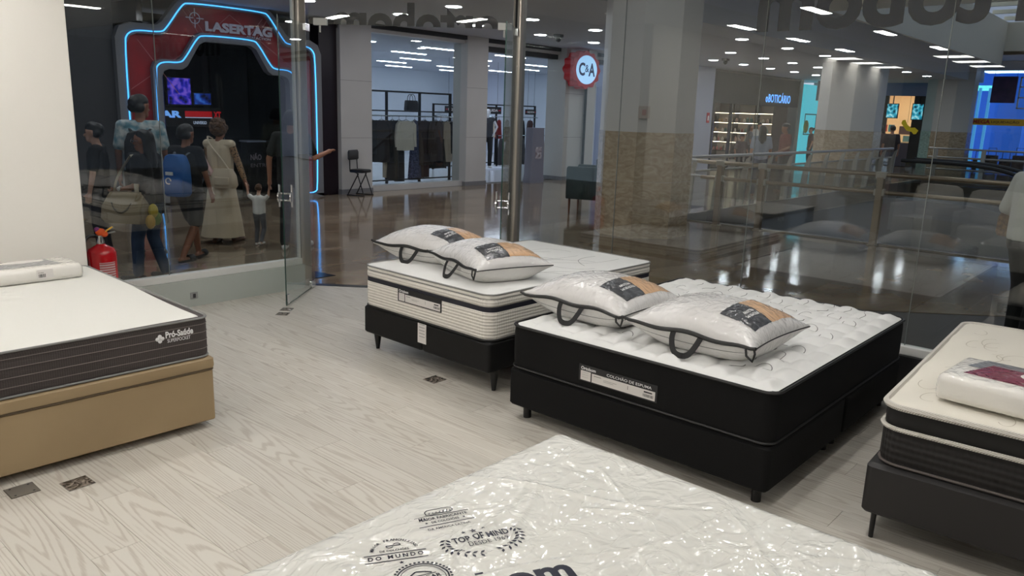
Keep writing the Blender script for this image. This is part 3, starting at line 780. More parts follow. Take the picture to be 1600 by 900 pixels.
# ---------- white bed (behind left)
WL, WW = 1.87, 1.325; wrz = math.radians(-1.2)
wx, wy = 3.50+WL/2, 3.225+WW/2
wb = thing('bed_base', 'charcoal box bed base on tapered legs under the white pillow-top mattress', 'bed base', (wx, wy, 0), wrz)
WZ0, WZ1 = .145, .35
for s in (-1, 1):
    b = B(); b.layers([loop(WL, WW/2-.001, .03, z, i) for z, i in ((WZ0, .012), (WZ0+.012, 0), (WZ1-.014, 0), (WZ1, .014))])
    b.v = [(v[0], v[1]+s*WW/4, v[2]) for v in b.v]; b.build('box_half', M_BLKFAB2, wb, smooth=True)
for xx in (-WL/2+.1, WL/2-.1):
    for yy in (-WW/2+.045, WW/2-.045): leg_mesh(B(), xx, yy, WZ0-.004, .032, .014).build('leg', M_LEG, wb, smooth=True)
b = B(); plate(b, (-WL/2-.002, .03, .205), (0, -1, 0), (0, 0, 1), .088, .14, .003, 0)
for k in range(5): b.add([(-WL/2-.0055, .015-.0, .25+k*.022), (-WL/2-.0055, -.045, .25+k*.022), (-WL/2-.0055, -.045, .254+k*.022), (-WL/2-.0055, .015, .254+k*.022)], [(0, 1, 2, 3)], 1)
tg = b.build('hang_tag', [M_PAPER, M_INKG], wb, recalc=False); tg['label'] = 'white paper tag hanging over the front edge'
wm = thing('mattress', 'white pillow-top mattress with navy band and knitted cream sides', 'mattress', (wx, wy, WZ1+.004), wrz)
body(WL, WW, .085, [(0, .02), (.012, .004), (.03, 0), (.185, .0), (.192, .006)], M_KNITW, wm, 'border', 8)
body(WL, WW, .085, [(.190, .006), (.193, .001), (.222, .001), (.225, .006)], M_NAVY, wm, 'navy_band', 8)
body(WL, WW, .085, [(.223, .006), (.228, .001), (.250, -.002), (.272, .002), (.276, .008)], M_KNITW, wm, 'upper_border', 8)
body(WL, WW, .085, [(.275, .006), (.282, .0), (.297, .0), (.305, .006)], mat('white_knit', (226, 222, 214), .8, bump=(300, .2, .001)), wm, 'pillow_top', 8)
hw = lambda x, y: .306+.010*(1-math.exp(-8*min(WL/2-abs(x), WW/2-abs(y))))+.0025*abs(math.sin(y*24)) + edge_fall(x, y, WL, WW, .04, .012)
top_panel(WL-.012, WW-.012, .08, hw, 90, 70).build('top_panel', M_WHTOP, wm, smooth=True, angle=80)
piping(WL, WW, .085, .305, .006, M_GPIPE, wm, 'top_piping'); piping(WL, WW, .085, .274, .004, M_GPIPE, wm, 'seam_piping', .004); piping(WL, WW, .085, .006, .006, M_BPIPE, wm, 'lower_piping')
paths = []
def arc(x0, y0, x1, y1, bend, n=16):
    dx, dy = x1-x0, y1-y0
    return [(x0+dx*t-dy*bend*math.sin(PI*t), y0+dy*t+dx*bend*math.sin(PI*t)) for t in [k/n for k in range(n+1)]]
for (x0, y0, x1, y1, bd) in [(-.2, .25, .55, .1, .18), (-.15, .18, .6, -.15, -.12), (.05, .3, .35, -.2, .1), (-.3, .0, .1, -.35, .15), (-.05, -.1, .5, -.4, .2), (.2, -.2, .75, -.45, -.15),
                             (-.5, -.2, -.05, -.55, .12), (.0, .1, .12, -.1, .05), (.08, .12, .2, -.08, .05), (.3, -.45, .7, -.25, .2), (.1, -.35, .3, -.55, -.2), (-.6, .35, -.35, .2, .1), (.45, .25, .7, .0, .3), (-.2, -.4, .1, -.58, .1)]:
    paths.append(arc(x0, y0, x1, y1, bd))
strokes(B(), paths, hw, .0024).build('stitching', M_STITCH, wm, recalc=False)['kind'] = 'stuff'
shop_label(wm, -WL/2-.0005, .25, .205, .46, .098, 'Ortobom', None, 9)

# ---------- left bed
LL, LW = 1.42, 1.845     # x extent, y extent
lx, ly = 2.03-LL/2, 3.985+LW/2; lrz = math.radians(-1.0)
lb = thing('bed_base', 'tan synthetic leather storage bed base with padded lid', 'bed base', (lx, ly, 0), lrz)
body(LL, LW, .015, [(.045, .006), (.052, 0), (.335, 0), (.343, .01)], M_TAN, lb, 'chest')
b = B(); b.layers([[(x, y, z+.006*math.sin(x*5)*0) for x, y, z in loop(LL+.012, LW+.012, .02, z, i)] for z, i in ((.347, .012), (.353, .002), (.368, -.002), (.405, 0), (.415, .012))])
b.build('lid', M_TAN, lb, smooth=True)
piping(LL, LW, .015, .345, .005, M_TAND, lb, 'lid_seam')
for xx in (-LL/2+.15, LL/2-.15):
    for yy in (-LW/2+.15, LW/2-.15): leg_mesh(B(), xx, yy, .041, .03, .03).build('foot', M_LEG, lb, smooth=True)
lm = thing('mattress', 'plain white mattress with brown-grey ribbed sides on the tan base', 'mattress', (lx, ly, .419), lrz)
body(LL-.01, LW-.01, .06, [(0, .015), (.008, .004), (.02, 0), (.2, 0), (.218, .004), (.224, .012)], M_KNITG, lm, 'border', 7)
for z in (.052, .098, .145, .19): piping(LL-.01, LW-.01, .06, z, .0022, mat('grey_thread', (118, 110, 106), .8), lm, 'seam_line', -.0008, 5)
hl = lambda x, y: .226+.004*math.sin(x*3)*math.sin(y*2.4)*0.5+edge_fall(x, y, LL, LW, .05, .008)
top_panel(LL-.026, LW-.026, .055, hl, 40, 50).build('top_panel', mat('white_knit_top', (216, 215, 209), .85, bump=(90, .12, .004)), lm, smooth=True, angle=80)
piping(LL-.01, LW-.01, .06, .224, .006, M_GPIPE, lm, 'top_piping'); piping(LL-.01, LW-.01, .06, .006, .006, M_GPIPE, lm, 'lower_piping')
b = B(); yf = -(LW-.01)/2-.0015; X0 = 1.728-lx
for dx, dz in ((-.013, 0), (.013, 0), (0, .013), (0, -.013)):
    c = (X0+.02+dx, yf, .15+dz); b.tube([(c[0], yf+.001, c[2]), (c[0], yf-.001, c[2])], .0105, 14)
b.bar((X0+.008, yf, .15), (X0+.032, yf, .15), .006, .001); b.bar((X0+.02, yf, .138), (X0+.02, yf, .162), .006, .001, (1, 0, 0))
text(b, 'Pró-Saúde', (X0+.05, yf-.001, .148), (1, 0, 0), (0, 0, 1), width=.15, height=.036, bold=.035)
text(b, 'SUPERPOCKET', (X0+.058, yf-.001, .122), (1, 0, 0), (0, 0, 1), width=.125, height=.019, bold=.005)
emb = b.build('embroidered_logo', M_WINK, lm); emb['label'] = 'white embroidered logo and lettering'

# ---------- right bed
RL, RW = 1.93, 1.42; rrz = math.radians(2.6)
cc = Vector((3.40, .905, 0)); ex = Vector((math.cos(rrz), math.sin(rrz), 0)); ey = Vector((-math.sin(rrz), math.cos(rrz), 0))
rc = cc + ex*RL/2 - ey*RW/2
rb = thing('bed_base', 'dark brown-black box bed base on thin legs beside the window', 'bed base', (rc.x, rc.y, 0), rrz)
M_RB = mat('dark_brown_synthetic_leather', (33, 31, 31), .55, bump=(220, .08, .001))
body(RL, RW, .03, [(.13, .012), (.142, 0), (.345, 0), (.36, .02)], M_RB, rb, 'box')
for xx in (-RL/2+.05, RL/2-.05):
    for yy in (-RW/2+.05, RW/2-.05): leg_mesh(B(), xx, yy, .126, .012, .01).build('leg', M_LEG, rb, smooth=True)
rm = thing('mattress', 'cream pillow-top mattress with black ribbed sides and white corded piping', 'mattress', (rc.x, rc.y, .364), rrz)
body(RL-.05, RW-.05, .09, [(0, .03), (.012, .006), (.03, 0), (.155, 0), (.172, .012)], M_KNITB, rm, 'border', 8)
body(RL-.05, RW-.05, .09, [(.168, .012), (.18, .004), (.215, .002), (.25, .004), (.262, .012)], mat('black_side_cloth', (26, 25, 24), .8), rm, 'upper_border', 8)
hr = lambda x, y: .272+.012*(.5+.5*math.sin(x*18+2*math.sin(y*9)))*(.5+.5*math.sin(y*15+1.5*math.sin(x*8)))*.6 + edge_fall(x, y, RL-.05, RW-.05, .06, .014)
top_panel(RL-.06, RW-.06, .085, hr, 90, 70).build('top_panel', M_CREAM, rm, smooth=True, angle=80)
piping(RL-.045, RW-.045, .092, .266, .0135, M_WPIPE, rm, 'top_piping'); piping(RL-.04, RW-.04, .095, .17, .010, M_WPIPE, rm, 'middle_piping'); piping(RL-.05, RW-.05, .09, .008, .006, mat('brown_piping', (90, 82, 78), .6), rm, 'lower_piping')
paths = []; rr = random.Random(5)
for i in range(34):
    cx, cy = rr.uniform(-RL/2+.15, RL/2-.15), rr.uniform(-RW/2+.12, RW/2-.08); a0 = rr.uniform(0, 6.28); rad = rr.uniform(.05, .11)
    paths.append([(cx+rad*math.cos(a0+t*3.6), cy+rad*.55*math.sin(a0+t*3.6)+.02*t) for t in [k/14 for k in range(15)]])
paths = [P for P in paths if all(abs(x) < RL/2-.08 and abs(y) < RW/2-.08 for x, y in P)]
strokes(B(), paths, hr, .0016).build('stitching', mat('beige_stitching', (182, 174, 158), .8), rm, recalc=False)['kind'] = 'stuff'

# ---------- near mattress in plastic
NL, NW = 1.97, 1.58
nx_, ny_ = 2.215-NL/2, 1.695-NW/2; nrz = math.radians(-.5)
nb = thing('bed_base', 'grey box bed base hidden under the plastic-wrapped mattress', 'bed base', (nx_, ny_, 0), nrz)
body(NL-.04, NW-.04, .03, [(.1, .01), (.112, 0), (.345, 0), (.357, .012)], mat('grey_base_cloth', (90, 88, 86), .7), nb, 'box')
for xx in (-NL/2+.12, NL/2-.12):
    for yy in (-NW/2+.12, NW/2-.12): leg_mesh(B(), xx, yy, .096, .025, .02).build('leg', M_LEG, nb, smooth=True)
nm = thing('mattress', 'cream mattress still wrapped in printed clear plastic, nearest the viewer', 'mattress', (nx_, ny_, .361), nrz)
def wrap_nodes(nt, p):
    tc = nt.nodes.new('ShaderNodeTexCoord'); L = nt.links.new
    p.inputs['Base Color'].default_value = rgb(217, 216, 209); p.inputs['Roughness'].default_value = 0.55
    p.inputs['Coat Weight'].default_value = 1.0; p.inputs['Coat Roughness'].default_value = 0.06; p.inputs['Coat IOR'].default_value = 1.5
    n1 = nt.nodes.new('ShaderNodeTexNoise'); n1.inputs['Scale'].default_value = 8; n1.inputs['Detail'].default_value = 2; n1.inputs['Distortion'].default_value = 1.8
    v = nt.nodes.new('ShaderNodeTexVoronoi'); v.feature = 'DISTANCE_TO_EDGE'; v.inputs['Scale'].default_value = 4.5
    mp = nt.nodes.new('ShaderNodeMapping'); mp.inputs['Rotation'].default_value = (0, 0, .6); mp.inputs['Scale'].default_value = (1.0, 1.9, 1)
    dv = nt.nodes.new('ShaderNodeMix'); dv.data_type = 'VECTOR'; dv.inputs[0].default_value = 0.12
    L(tc.outputs['Object'], mp.inputs['Vector']); L(tc.outputs['Object'], n1.inputs['Vector'])
    L(mp.outputs[0], dv.inputs[4]); L(n1.outputs[1], dv.inputs[5]); L(dv.outputs[1], v.inputs['Vector'])
    mr = nt.nodes.new('ShaderNodeMapRange'); mr.inputs[2].default_value = .03; L(v.outputs['Distance'], mr.inputs[0])
    sb = nt.nodes.new('ShaderNodeMath'); sb.operation = 'MULTIPLY_ADD'; sb.inputs[1].default_value = -.12; L(mr.outputs[0], sb.inputs[0]); L(n1.outputs[0], sb.inputs[2])
    b = nt.nodes.new('ShaderNodeBump'); b.inputs['Strength'].default_value = 0.6; b.inputs['Distance'].default_value = 0.03
    L(sb.outputs[0], b.inputs['Height']); L(b.outputs[0], p.inputs['Coat Normal'])
    b2 = nt.nodes.new('ShaderNodeBump'); b2.inputs['Strength'].default_value = 0.12; b2.inputs['Distance'].default_value = 0.01
    L(n1.outputs[0], b2.inputs['Height']); L(b2.outputs[0], p.inputs['Normal'])
M_WRAP = pos_mat('plastic_wrapped_cloth', wrap_nodes)
rr = random.Random(11); wr = []
for i in range(46):
    a = rr.uniform(-.9, 1.2); wr.append((rr.uniform(-NL/2, NL/2), rr.uniform(-NW/2, NW/2), math.cos(a), math.sin(a), rr.uniform(.08, .4), rr.uniform(.004, .010), rr.uniform(.002, .0055)))
wr += [(.35, .2, .94, -.34, .9, .008, .005), (.62, .45, .5, -.86, .55, .010, .006), (.1, -.1, .99, .1, .7, .007, .004), (.3, .5, .9, .43, .4, .008, .005)]
NH = .255
def hn(x, y):
    h = NH+.003*math.sin(x*4.1+1)*math.sin(y*5.2)
    for (cx, cy, ca, sa, L, w, a) in wr:
        dx, dy = x-cx, y-cy; t = dx*ca+dy*sa; s = -dx*sa+dy*ca+.03*math.sin(t*7)
        if abs(t) < L and abs(s) < w*4: h += a*math.exp(-(s/w)**2)*(1-(t/L)**2)
    return h+edge_fall(x, y, NL, NW, .045, .02)
body(NL, NW, .07, [(0, .02), (.012, .004), (.03, 0), (NH-.04, 0), (NH-.012, .004), (NH-.006, .012)], M_WRAP, nm, 'wrapped_side', 7)
top_panel(NL-.01, NW-.01, .066, hn, 260, 210).build('wrapped_top', M_WRAP, nm, smooth=True, angle=80)
# printed marks on the plastic : local frame turned so that they read from the right of the bed
M_PRINT = mat('navy_print', (26, 28, 46), .35, spec=.3)
def hn_place(b):
    out = []
    for v in b.v: out.append((v[0], v[1], hn(v[0], v[1])+.0012))
    b.v = out; return b
pu = Vector((.62, -.44, 0)).normalized()          # reading direction in the photo (towards lower right = +x -y)
def mk(px, py):  # world pixel-derived point to local
    return Vector((px-nx_, py-ny_, 0))
def stamp(build, org, ang, name, label):
    b = B(); build(b)
    ca, sa = math.cos(ang), math.sin(ang)
    b.v = [(org.x+v[0]*ca-v[1]*sa, org.y+v[0]*sa+v[1]*ca, 0) for v in b.v]
    hn_place(b); o = b.build(name, M_PRINT, nm, recalc=False); o['label'] = label; return o
X2, Y2 = (1, 0, 0), (0, 1, 0)
def star(b, cx, cy, r):
    pts = [(cx+(r if k % 2 == 0 else r*.42)*math.sin(k*PI/5), cy+(r if k % 2 == 0 else r*.42)*math.cos(k*PI/5), 0) for k in range(10)]
    b.add(pts, [tuple(range(9, -1, -1))])
def line(b, x0, y0, x1, y1, w=.0018):
    d = Vector((x1-x0, y1-y0)); n = Vector((-d.y, d.x)).normalized()*w; k = 6
    vs = []
    for i in range(k+1):
        p = Vector((x0, y0)).lerp(Vector((x1, y1)), i/k); vs += [(p.x-n.x, p.y-n.y, 0), (p.x+n.x, p.y+n.y, 0)]
    b.add(vs, [(2*i, 2*i+2, 2*i+3, 2*i+1) for i in range(k)])
def circ_text(s, cx, cy, r, a0, a1, h):
    def f(b):
        n = len(s)
        for i, ch in enumerate(s):
            if ch == ' ': continue
            a = a0+(a1-a0)*i/(n-1); c = (cx+r*math.cos(a), cy+r*math.sin(a), 0); t = (math.sin(a), -math.cos(a), 0)
            text(b, ch, c, t, (math.cos(a), math.sin(a), 0), height=h, align='c', bold=.02, res=1)
    return f
def arcline(b, cx, cy, r, a0, a1, w=.0015, n=24):
    vs = []
    for i in range(n+1):
        a = a0+(a1-a0)*i/n
        vs += [(cx+(r-w)*math.cos(a), cy+(r-w)*math.sin(a), 0), (cx+(r+w)*math.cos(a), cy+(r+w)*math.sin(a), 0)]
    b.add(vs, [(2*i, 2*i+1, 2*i+3, 2*i+2) for i in range(n)])
def st_top(b):
    text(b, 'TOP OF MIND', (0, 0, 0), X2, Y2, width=.17, height=.03, bold=.03, align='c', res=2)
    text(b, 'DESDE 1969', (.012, -.026, 0), X2, Y2, width=.12, height=.019, align='c', res=2)
    for k, r in ((-.03, .008), (0, .012), (.03, .008)): star(b, k-.01, .05, r)
    for s in (-1, 1):
        for k in range(9):
            a = PI/2+s*(1.15+k*.21); cx, cy = .105*math.cos(a)*1.05, .072*math.sin(a)+.0
            ta = a+s*PI/2
            for o in (-.9, .9):
                tx, ty = math.cos(ta+o), math.sin(ta+o); nx2, ny2 = -ty, tx
                b.add([(cx, cy, 0), (cx+tx*.011+nx2*.0045, cy+ty*.011+ny2*.0045, 0), (cx+tx*.021, cy+ty*.021, 0), (cx+tx*.011-nx2*.0045, cy+ty*.011-ny2*.0045, 0)], [(0, 3, 2, 1)])
def st_fab(b):
    b2 = [(-.045, .05), (.03, .05), (.04, .058), (.04, .066), (.03, .078), (-.035, .078), (-.045, .068)]
    for i in range(len(b2)): line(b, *b2[i], *b2[(i+1) % len(b2)], .0016)
    for k in range(7): line(b, -.036+k*.011, .052, -.032+k*.011, .062, .0014)
    line(b, -.085, .042, .085, .042); text(b, 'MAIOR FABRICANTE', (0, .02, 0), X2, Y2, width=.15, height=.014, bold=.02, align='c', res=2)
    text(b, 'DE COLCHÕES', (0, 0, 0), X2, Y2, width=.085, height=.014, bold=.02, align='c', res=2); star(b, -.058, .006, .006); star(b, .058, .006, .006)
    line(b, -.085, -.012, .085, -.012); text(b, 'DA AMÉRICA LATINA', (0, -.036, 0), X2, Y2, width=.13, height=.013, align='c', bold=.01, res=2)
def st_mun(b):
    circ_text('MAIOR FRANCHISING', 0, .0, .058, 2.85, .30, .011)(b)
    for k in (-1, 1): arcline(b, k*.010, .033, .010, 0 if k > 0 else PI, 2.6 if k > 0 else PI+2.6)
    line(b, -.02, .033, .02, .033, .002)
    text(b, 'DE COLCHÕES', (0, .004, 0), X2, Y2, width=.08, height=.012, align='c', bold=.02, res=2); line(b, -.085, -.006, .085, -.006)
    text(b, 'DO MUNDO', (0, -.032, 0), X2, Y2, width=.15, height=.019, align='c', bold=.025, spacing=1.5, res=2); line(b, -.085, -.041, .085, -.041); star(b, .01, -.056, .008)
def st_seal(b):
    for k in range(40):
        a = k*2*PI/40; cx, cy = .076*math.cos(a), .076*math.sin(a); b.add([(cx+.004*math.cos(t*PI/3), cy+.004*math.sin(t*PI/3), 0) for t in range(6)], [(0, 1, 2, 3, 4, 5)])
    arcline(b, 0, 0, .068, 0, 2*PI, .0022, 40); arcline(b, 0, 0, .06, 0, 2*PI, .001, 40)
    text(b, 'AVANÇAR', (0, -.008, 0), X2, Y2, width=.1, height=.018, align='c', bold=.03, res=2); text(b, 'EM TODO', (0, -.03, 0), X2, Y2, width=.07, height=.012, align='c', bold=.02, res=2)
    for i, p in enumerate([(-.03, .02), (-.01, .035), (.012, .03), (.03, .02)][:-1]): line(b, *p, *[(-.03, .02), (-.01, .035), (.012, .03), (.03, .02)][i+1], .0025)
    line(b, -.04, .016, .04, .016, .0015)
ANG = math.radians(-24)
stamp(st_top, mk(1.452, 1.362), ANG, 'printed_mark', 'navy print of a laurel wreath, stars and the words TOP OF MIND')
stamp(st_fab, mk(1.447, 1.508), ANG, 'printed_mark', 'navy print of a small mattress above lines of lettering')
stamp(st_mun, mk(1.235, 1.485), ANG-.12, 'printed_mark', 'navy round-topped print with DO MUNDO lettering')
stamp(st_seal, mk(1.205, 1.335), ANG, 'printed_mark', 'navy round seal print with dotted rim')
def st_brand(b): text(b, 'ortobom', (0, 0, 0), X2, Y2, width=.52, height=.105, bold=.035, align='r', res=4)
stamp(st_brand, mk(1.492, 1.048), ANG-.05, 'printed_mark', 'large navy brand lettering running off the lower edge')

# ---------- packaged pillows
M_PIL = mat('white_pillow_in_clear_bag', (206, 204, 202), .4, coat=(1.0, .05, 13, .7))
M_PILS = mat('white_pillow_cloth', (224, 222, 218), .7, coat=(.5, .15, 12, .5))
M_INSD = mat('dark_grey_insert_card', (46, 48, 54), .4, coat=(1, .05, 12, .6))
M_INST = mat('tan_insert_card', (198, 158, 118), .4, coat=(1, .06, 10, .7))
def pillow(loc, rz, W, D, hgt, seed, label):
    rr = random.Random(seed)
    p = thing('packaged_pillow', label, 'pillow', loc, rz, 'pillows in clear bags')
    zs = hgt*.46
    def sh(t): return (1-min(1, abs(t))**2.4)**.62
    def outline(u, v):
        k = 1-.07*(1-v*v)*abs(u)**3; q = 1-.09*(1-u*u)*abs(v)**3
        return W/2*u*k, D/2*v*q
    ph = [rr.uniform(0, 6) for _ in range(6)]
    def wrk(u, v):
        q = Vector((u*3.2+seed*7, v*3.2, 0)); a = mnoise.noise(q); c = mnoise.noise(Vector((u*9+a*2.2, v*7+seed, a*3))); e = mnoise.noise(Vector((u*19+c, v*15, seed)))
        return .004*a+.0065*(.5-abs(c))+.0022*(.5-abs(e))
    def ztop(u, v):
        e = sh(u)*sh(v); return zs+.006+(hgt-zs)*e+wrk(u, v)*min(1, e*2)
    def zbot(u, v):
        e = sh(u)*sh(v); return max(0.0, zs-.006-(zs+.06)*e)
    def seam(u, v): return -.012*max(0, abs(u)-.75)/.25*0
    b = B(); b.grid(lambda a, c: (*outline(2*a-1, 2*c-1), ztop(2*a-1, 2*c-1)), 96, 84)
    b.build('bag_top', M_PIL, p, smooth=True, angle=85)
    b = B(); b.grid(lambda a, c: (*outline(2*a-1, 2*c-1), zbot(2*a-1, 2*c-1)), 30, 24)
    b.build('bag_underside', M_PILS, p, smooth=True, angle=85)
    # side gusset between the two seams, black zip band in front, dark piping elsewhere
    per = [(-1+2*k/20, -1) for k in range(20)]+[(1, -1+2*k/16) for k in range(16)]+[(1-2*k/20, 1) for k in range(20)]+[(-1, 1-2*k/16) for k in range(16)]
    lo = []; hi = []
    for u, v in per:
        x, y = outline(u, v); lo.append((x, y, zs-.007)); hi.append((x, y, zs+.007))
    B().layers([lo, hi], False, False).build('gusset', M_PILS, p, smooth=True)
    fr = [outline(-1.03+2.06*k/24, -1.0) for k in range(25)]
    fz = [zs+.007*math.sin(k*.6+ph[3]) + (.010 if k in (0, 24) else 0) for k in range(25)]
    B().tube([(x, y-.003, z) for (x, y), z in zip(fr, fz)], [.0085+.004*math.sin(PI*k/24) for k in range(25)], 8).build('zip_band', M_BPIPE, p, smooth=True)
    rest = [(1, -1+2*k/16) for k in range(17)]+[(1-2*k/20, 1) for k in range(1, 21)]+[(-1, 1-2*k/16) for k in range(1, 17)]
    B().tube([(*outline(u, v), zs) for u, v in rest], .004, 6).build('piping', mat('dark_grey_piping', (52, 52, 54), .6), p, smooth=True)
    # lower seam line on the front side
    B().tube([(outline(-.9+1.8*k/20, -1)[0], outline(-.9+1.8*k/20, -.93)[1], zbot(-.9+1.8*k/20, -.93)+.004) for k in range(21)], .0018, 5).build('lower_seam', M_GPIPE, p, smooth=True)
    # corner tab of the zip
    cx, cy = outline(1.0, -1.0)
    b = B(); b.tube([(cx, cy, zs+.01), (cx+.012, cy-.012, zs-.012), (cx+.004, cy-.016, zs-.05), (cx-.03, cy-.012, zs-.03), (cx-.04, cy-.004, zs)], .006, 6); b.build('corner_binding', M_BPIPE, p, smooth=True)
    # strap handle
    y0 = outline(0, -1)[1]
    path = smoothpts([(-.085, y0-.004, zs), (-.08, y0-.03, zs*.6), (-.05, y0-.055, .012), (0, y0-.075, .006), (.04, y0-.06, .012), (.065, y0-.03, zs*.6), (.075, y0-.004, zs)], 2)
    vs = []
    for i, q in enumerate(path):
        a = Vector(path[max(i-1, 0)]); c = Vector(path[min(i+1, len(path)-1)]); d = (c-a).normalized(); n = Vector((0, -1, .35)).cross(d).normalized()*.015
        vs += [Vector(q)-n, Vector(q)+n]
    B().add(vs, [(2*i, 2*i+1, 2*i+3, 2*i+2) for i in range(len(path)-1)]).build('strap', mat('black_webbing', (26, 26, 27), .7), p, recalc=False, thick=.003)
    # printed insert card under the film
    def card(u0, u1, v0, v1, mt, nm):
        b = B(); b.grid(lambda a, c: (*outline(u0+(u1-u0)*a, v0+(v1-v0)*c), ztop(u0+(u1-u0)*a, v0+(v1-v0)*c)+.0022), 30, 30)
        return b.build(nm, mt, p, smooth=True, angle=85)
    cd_ = card(.30, .86, -.62, -.02, M_INSD, 'insert_card'); card(.30, .86, -.02, .80, M_INST, 'insert_card_tan')
    b = B(); text(b, 'PILLOW', (0, 0, 0), (0, -1, 0), (1, 0, 0), height=.02, bold=.02, res=2); text(b, 'PREMIUM', (.03, 0, 0), (0, -1, 0), (1, 0, 0), height=.02, res=2)
    out = []
    for v in b.v:
        x, y = v[0]+W/2*.52, v[1]-.03; out.append((x, y, ztop(x/(W/2), y/(D/2))+.0042))
    b.v = out; b.build('lettering', M_WINK, cd_, recalc=False)
    return p
TW = .35+.004+.315; TB = BZ1+.004+MH+.018
pillow((4.08, 4.40, TW+.004), math.radians(-84), .74, .60, .23, 1, 'clear-bagged white pillow farther back, hanging over the edge of the white bed')
pillow((3.95, 3.70, TW+.004), math.radians(-108), .74, .60, .23, 2, 'clear-bagged white pillow on the white bed, nearer its knitted front corner')
pillow((3.82, 2.62, TB+.010), math.radians(-92), .74, .64, .24, 3, 'clear-bagged white pillow on the black bed, on the side towards the white bed')
pillow((3.78, 1.845, TB+.010), math.radians(-91), .74, .66, .24, 4, 'clear-bagged white pillow in the middle of the black bed with dark and tan card')

# ---------- flat packs
M_FILM = mat('glossy_clear_film_over_white', (226, 223, 216), .5, coat=(1, .06, 14, .6))
def flat_pack(loc, rz, L, W, Hh, card_parts, label, cols):
    p = thing('packed_pillow', label, 'pillow', loc, rz)
    rr = random.Random(int(L*100))
    def lp(z, i): return [(x, y, z+.002*math.sin(x*40+y*31)) for x, y, _ in loop(L, W, .03, z, i, 5)]
    B().layers([lp(.0, .02), lp(.008, .006), lp(.03, 0), lp(Hh*.7, 0), lp(Hh-.012, .006), lp(Hh-.002, .02), lp(Hh, .05)]).build('wrapped_block', M_FILM, p, smooth=True, angle=60)
    for nm, poly, mt, z in card_parts:
        B().prism(poly, 'xy', Hh+.0015+z, Hh+.0025+z).build(nm, mt, p)
    return p
M_MAR = mat('maroon_card', (128, 40, 66), .35, coat=(1, .06, 12, .5)); M_SILV = mat('silver_grey_card', (150, 152, 156), .3, .3, coat=(1, .06, 12, .5))
def oval(cx, cy, rx, ry, n=24): return [(cx+rx*math.cos(2*PI*k/n), cy+ry*math.sin(2*PI*k/n)) for k in range(n)]
RT = .364+.275
# right pack : long side runs along -y from the corner near (3.60,.73)
flat_pack((3.78, .36, RT+.012), math.radians(-94), .72, .40, .115,
          [('silver_card', [(-.30, .02), (.34, .02), (.34, .17), (-.26, .17)], M_SILV, 0), ('maroon_card', [(-.28, -.11), (.34, -.13), (.34, .07), (-.22, .10)], M_MAR, .001),
           ('white_oval', oval(.02, .035, .12, .075), M_PAPER, .002), ('maroon_leaf', oval(.17, .05, .07, .03), M_MAR, .003)],
          'clear-wrapped flat pillow pack with maroon card on the cream right mattress', None)
LTp = .419+.228
flat_pack((1.52, 5.57, LTp), math.radians(0), .74, .34, .095,
          [('silver_card', [(-.36, -.10), (.26, -.10), (.22, .12), (-.36, .12)], M_SILV, 0), ('white_oval', oval(.08, .07, .13, .045), M_PAPER, .001), ('maroon_leaf', oval(-.12, .06, .06, .012), mat('mauve_card', (150, 110, 118), .4), .001)],
          'clear-wrapped flat pillow pack at the head of the tan-based bed', None)
b = B(); plate(b, (.09, -.1712, .022), (1, 0, 0), (0, 0, 1), .095, .06, .001, 0)
barcode(b, (.10, -.1728, .032), (1, 0, 0), (0, 0, 1), .04, .022, 1, 3); barcode(b, (.10, -.1728, .06), (1, 0, 0), (0, 0, 1), .03, .004, 1, 5)
pk = [o for o in COL.objects if o.name.startswith('packed_pillow')][-1]
b.build('barcode_sticker', [M_PAPER, M_INK], pk, recalc=False)

# ---------- floor boxes and plates
M_STONE = pos_mat('dark_marble_plate', lambda nt, p: None)
def dm(nt, p):
    tc = nt.nodes.new('ShaderNodeTexCoord'); n = nt.nodes.new('ShaderNodeTexNoise'); n.inputs['Scale'].default_value = 22; n.inputs['Detail'].default_value = 5; n.inputs['Distortion'].default_value = 2
    r = nt.nodes.new('ShaderNodeValToRGB'); e = r.color_ramp.elements; e[0].position = .42; e[0].color = rgb(62, 56, 52); e[1].position = .62; e[1].color = rgb(150, 140, 130)
    nt.links.new(tc.outputs['Object'], n.inputs['Vector']); nt.links.new(n.outputs[0], r.inputs[0]); nt.links.new(r.outputs[0], p.inputs['Base Color']); p.inputs['Roughness'].default_value = .25
dm(M_STONE.node_tree, M_STONE.node_tree.nodes['Principled BSDF'])
M_STEELP = mat('grey_steel_plate', (138, 134, 128), .45, .5)
def fplate(x, y, w, l, rz, mt, label, screws):
    p = thing('floor_plate', label, 'floor plate', (x, y, 0.0), rz)
    B().box(-w/2, -l/2, .0, w/2, l/2, .0035).build('cover', mt, p, bevel=.001)
    B().box(-w/2-.003, -l/2-.003, .0, w/2+.003, l/2+.003, .0015).build('frame', M_STEELP if mt is not M_STEELP else M_GROUT, p)
    if screws:
        for sx in (-1, 1):
            for sy in (-1, 1): B().lathe([(.005, 0), (.005, .0012)], (sx*w*.33, sy*l*.36, .0034), 10).build('screw', M_CHAR, p)
fplate(1.209, 3.784, .115, .11, .05, M_STONE, 'dark marble-patterned floor plate nearest the tan bed base', False)
fplate(1.004, 3.887, .116, .115, 0, M_STEELP, 'grey steel floor plate with four screws at the left edge', True)
fplate(3.446, 3.705, .115, .11, 0, M_STONE, 'dark marble-patterned floor plate under the front edge of the white bed', False)
fplate(3.745, 5.975, .10, .10, math.radians(-51), M_STONE, 'dark floor plate beneath the open left door leaf', False)
fplate(3.635, 5.865, .10, .09, math.radians(-51), M_STONE, 'dark floor plate in front of the open left door leaf', False)
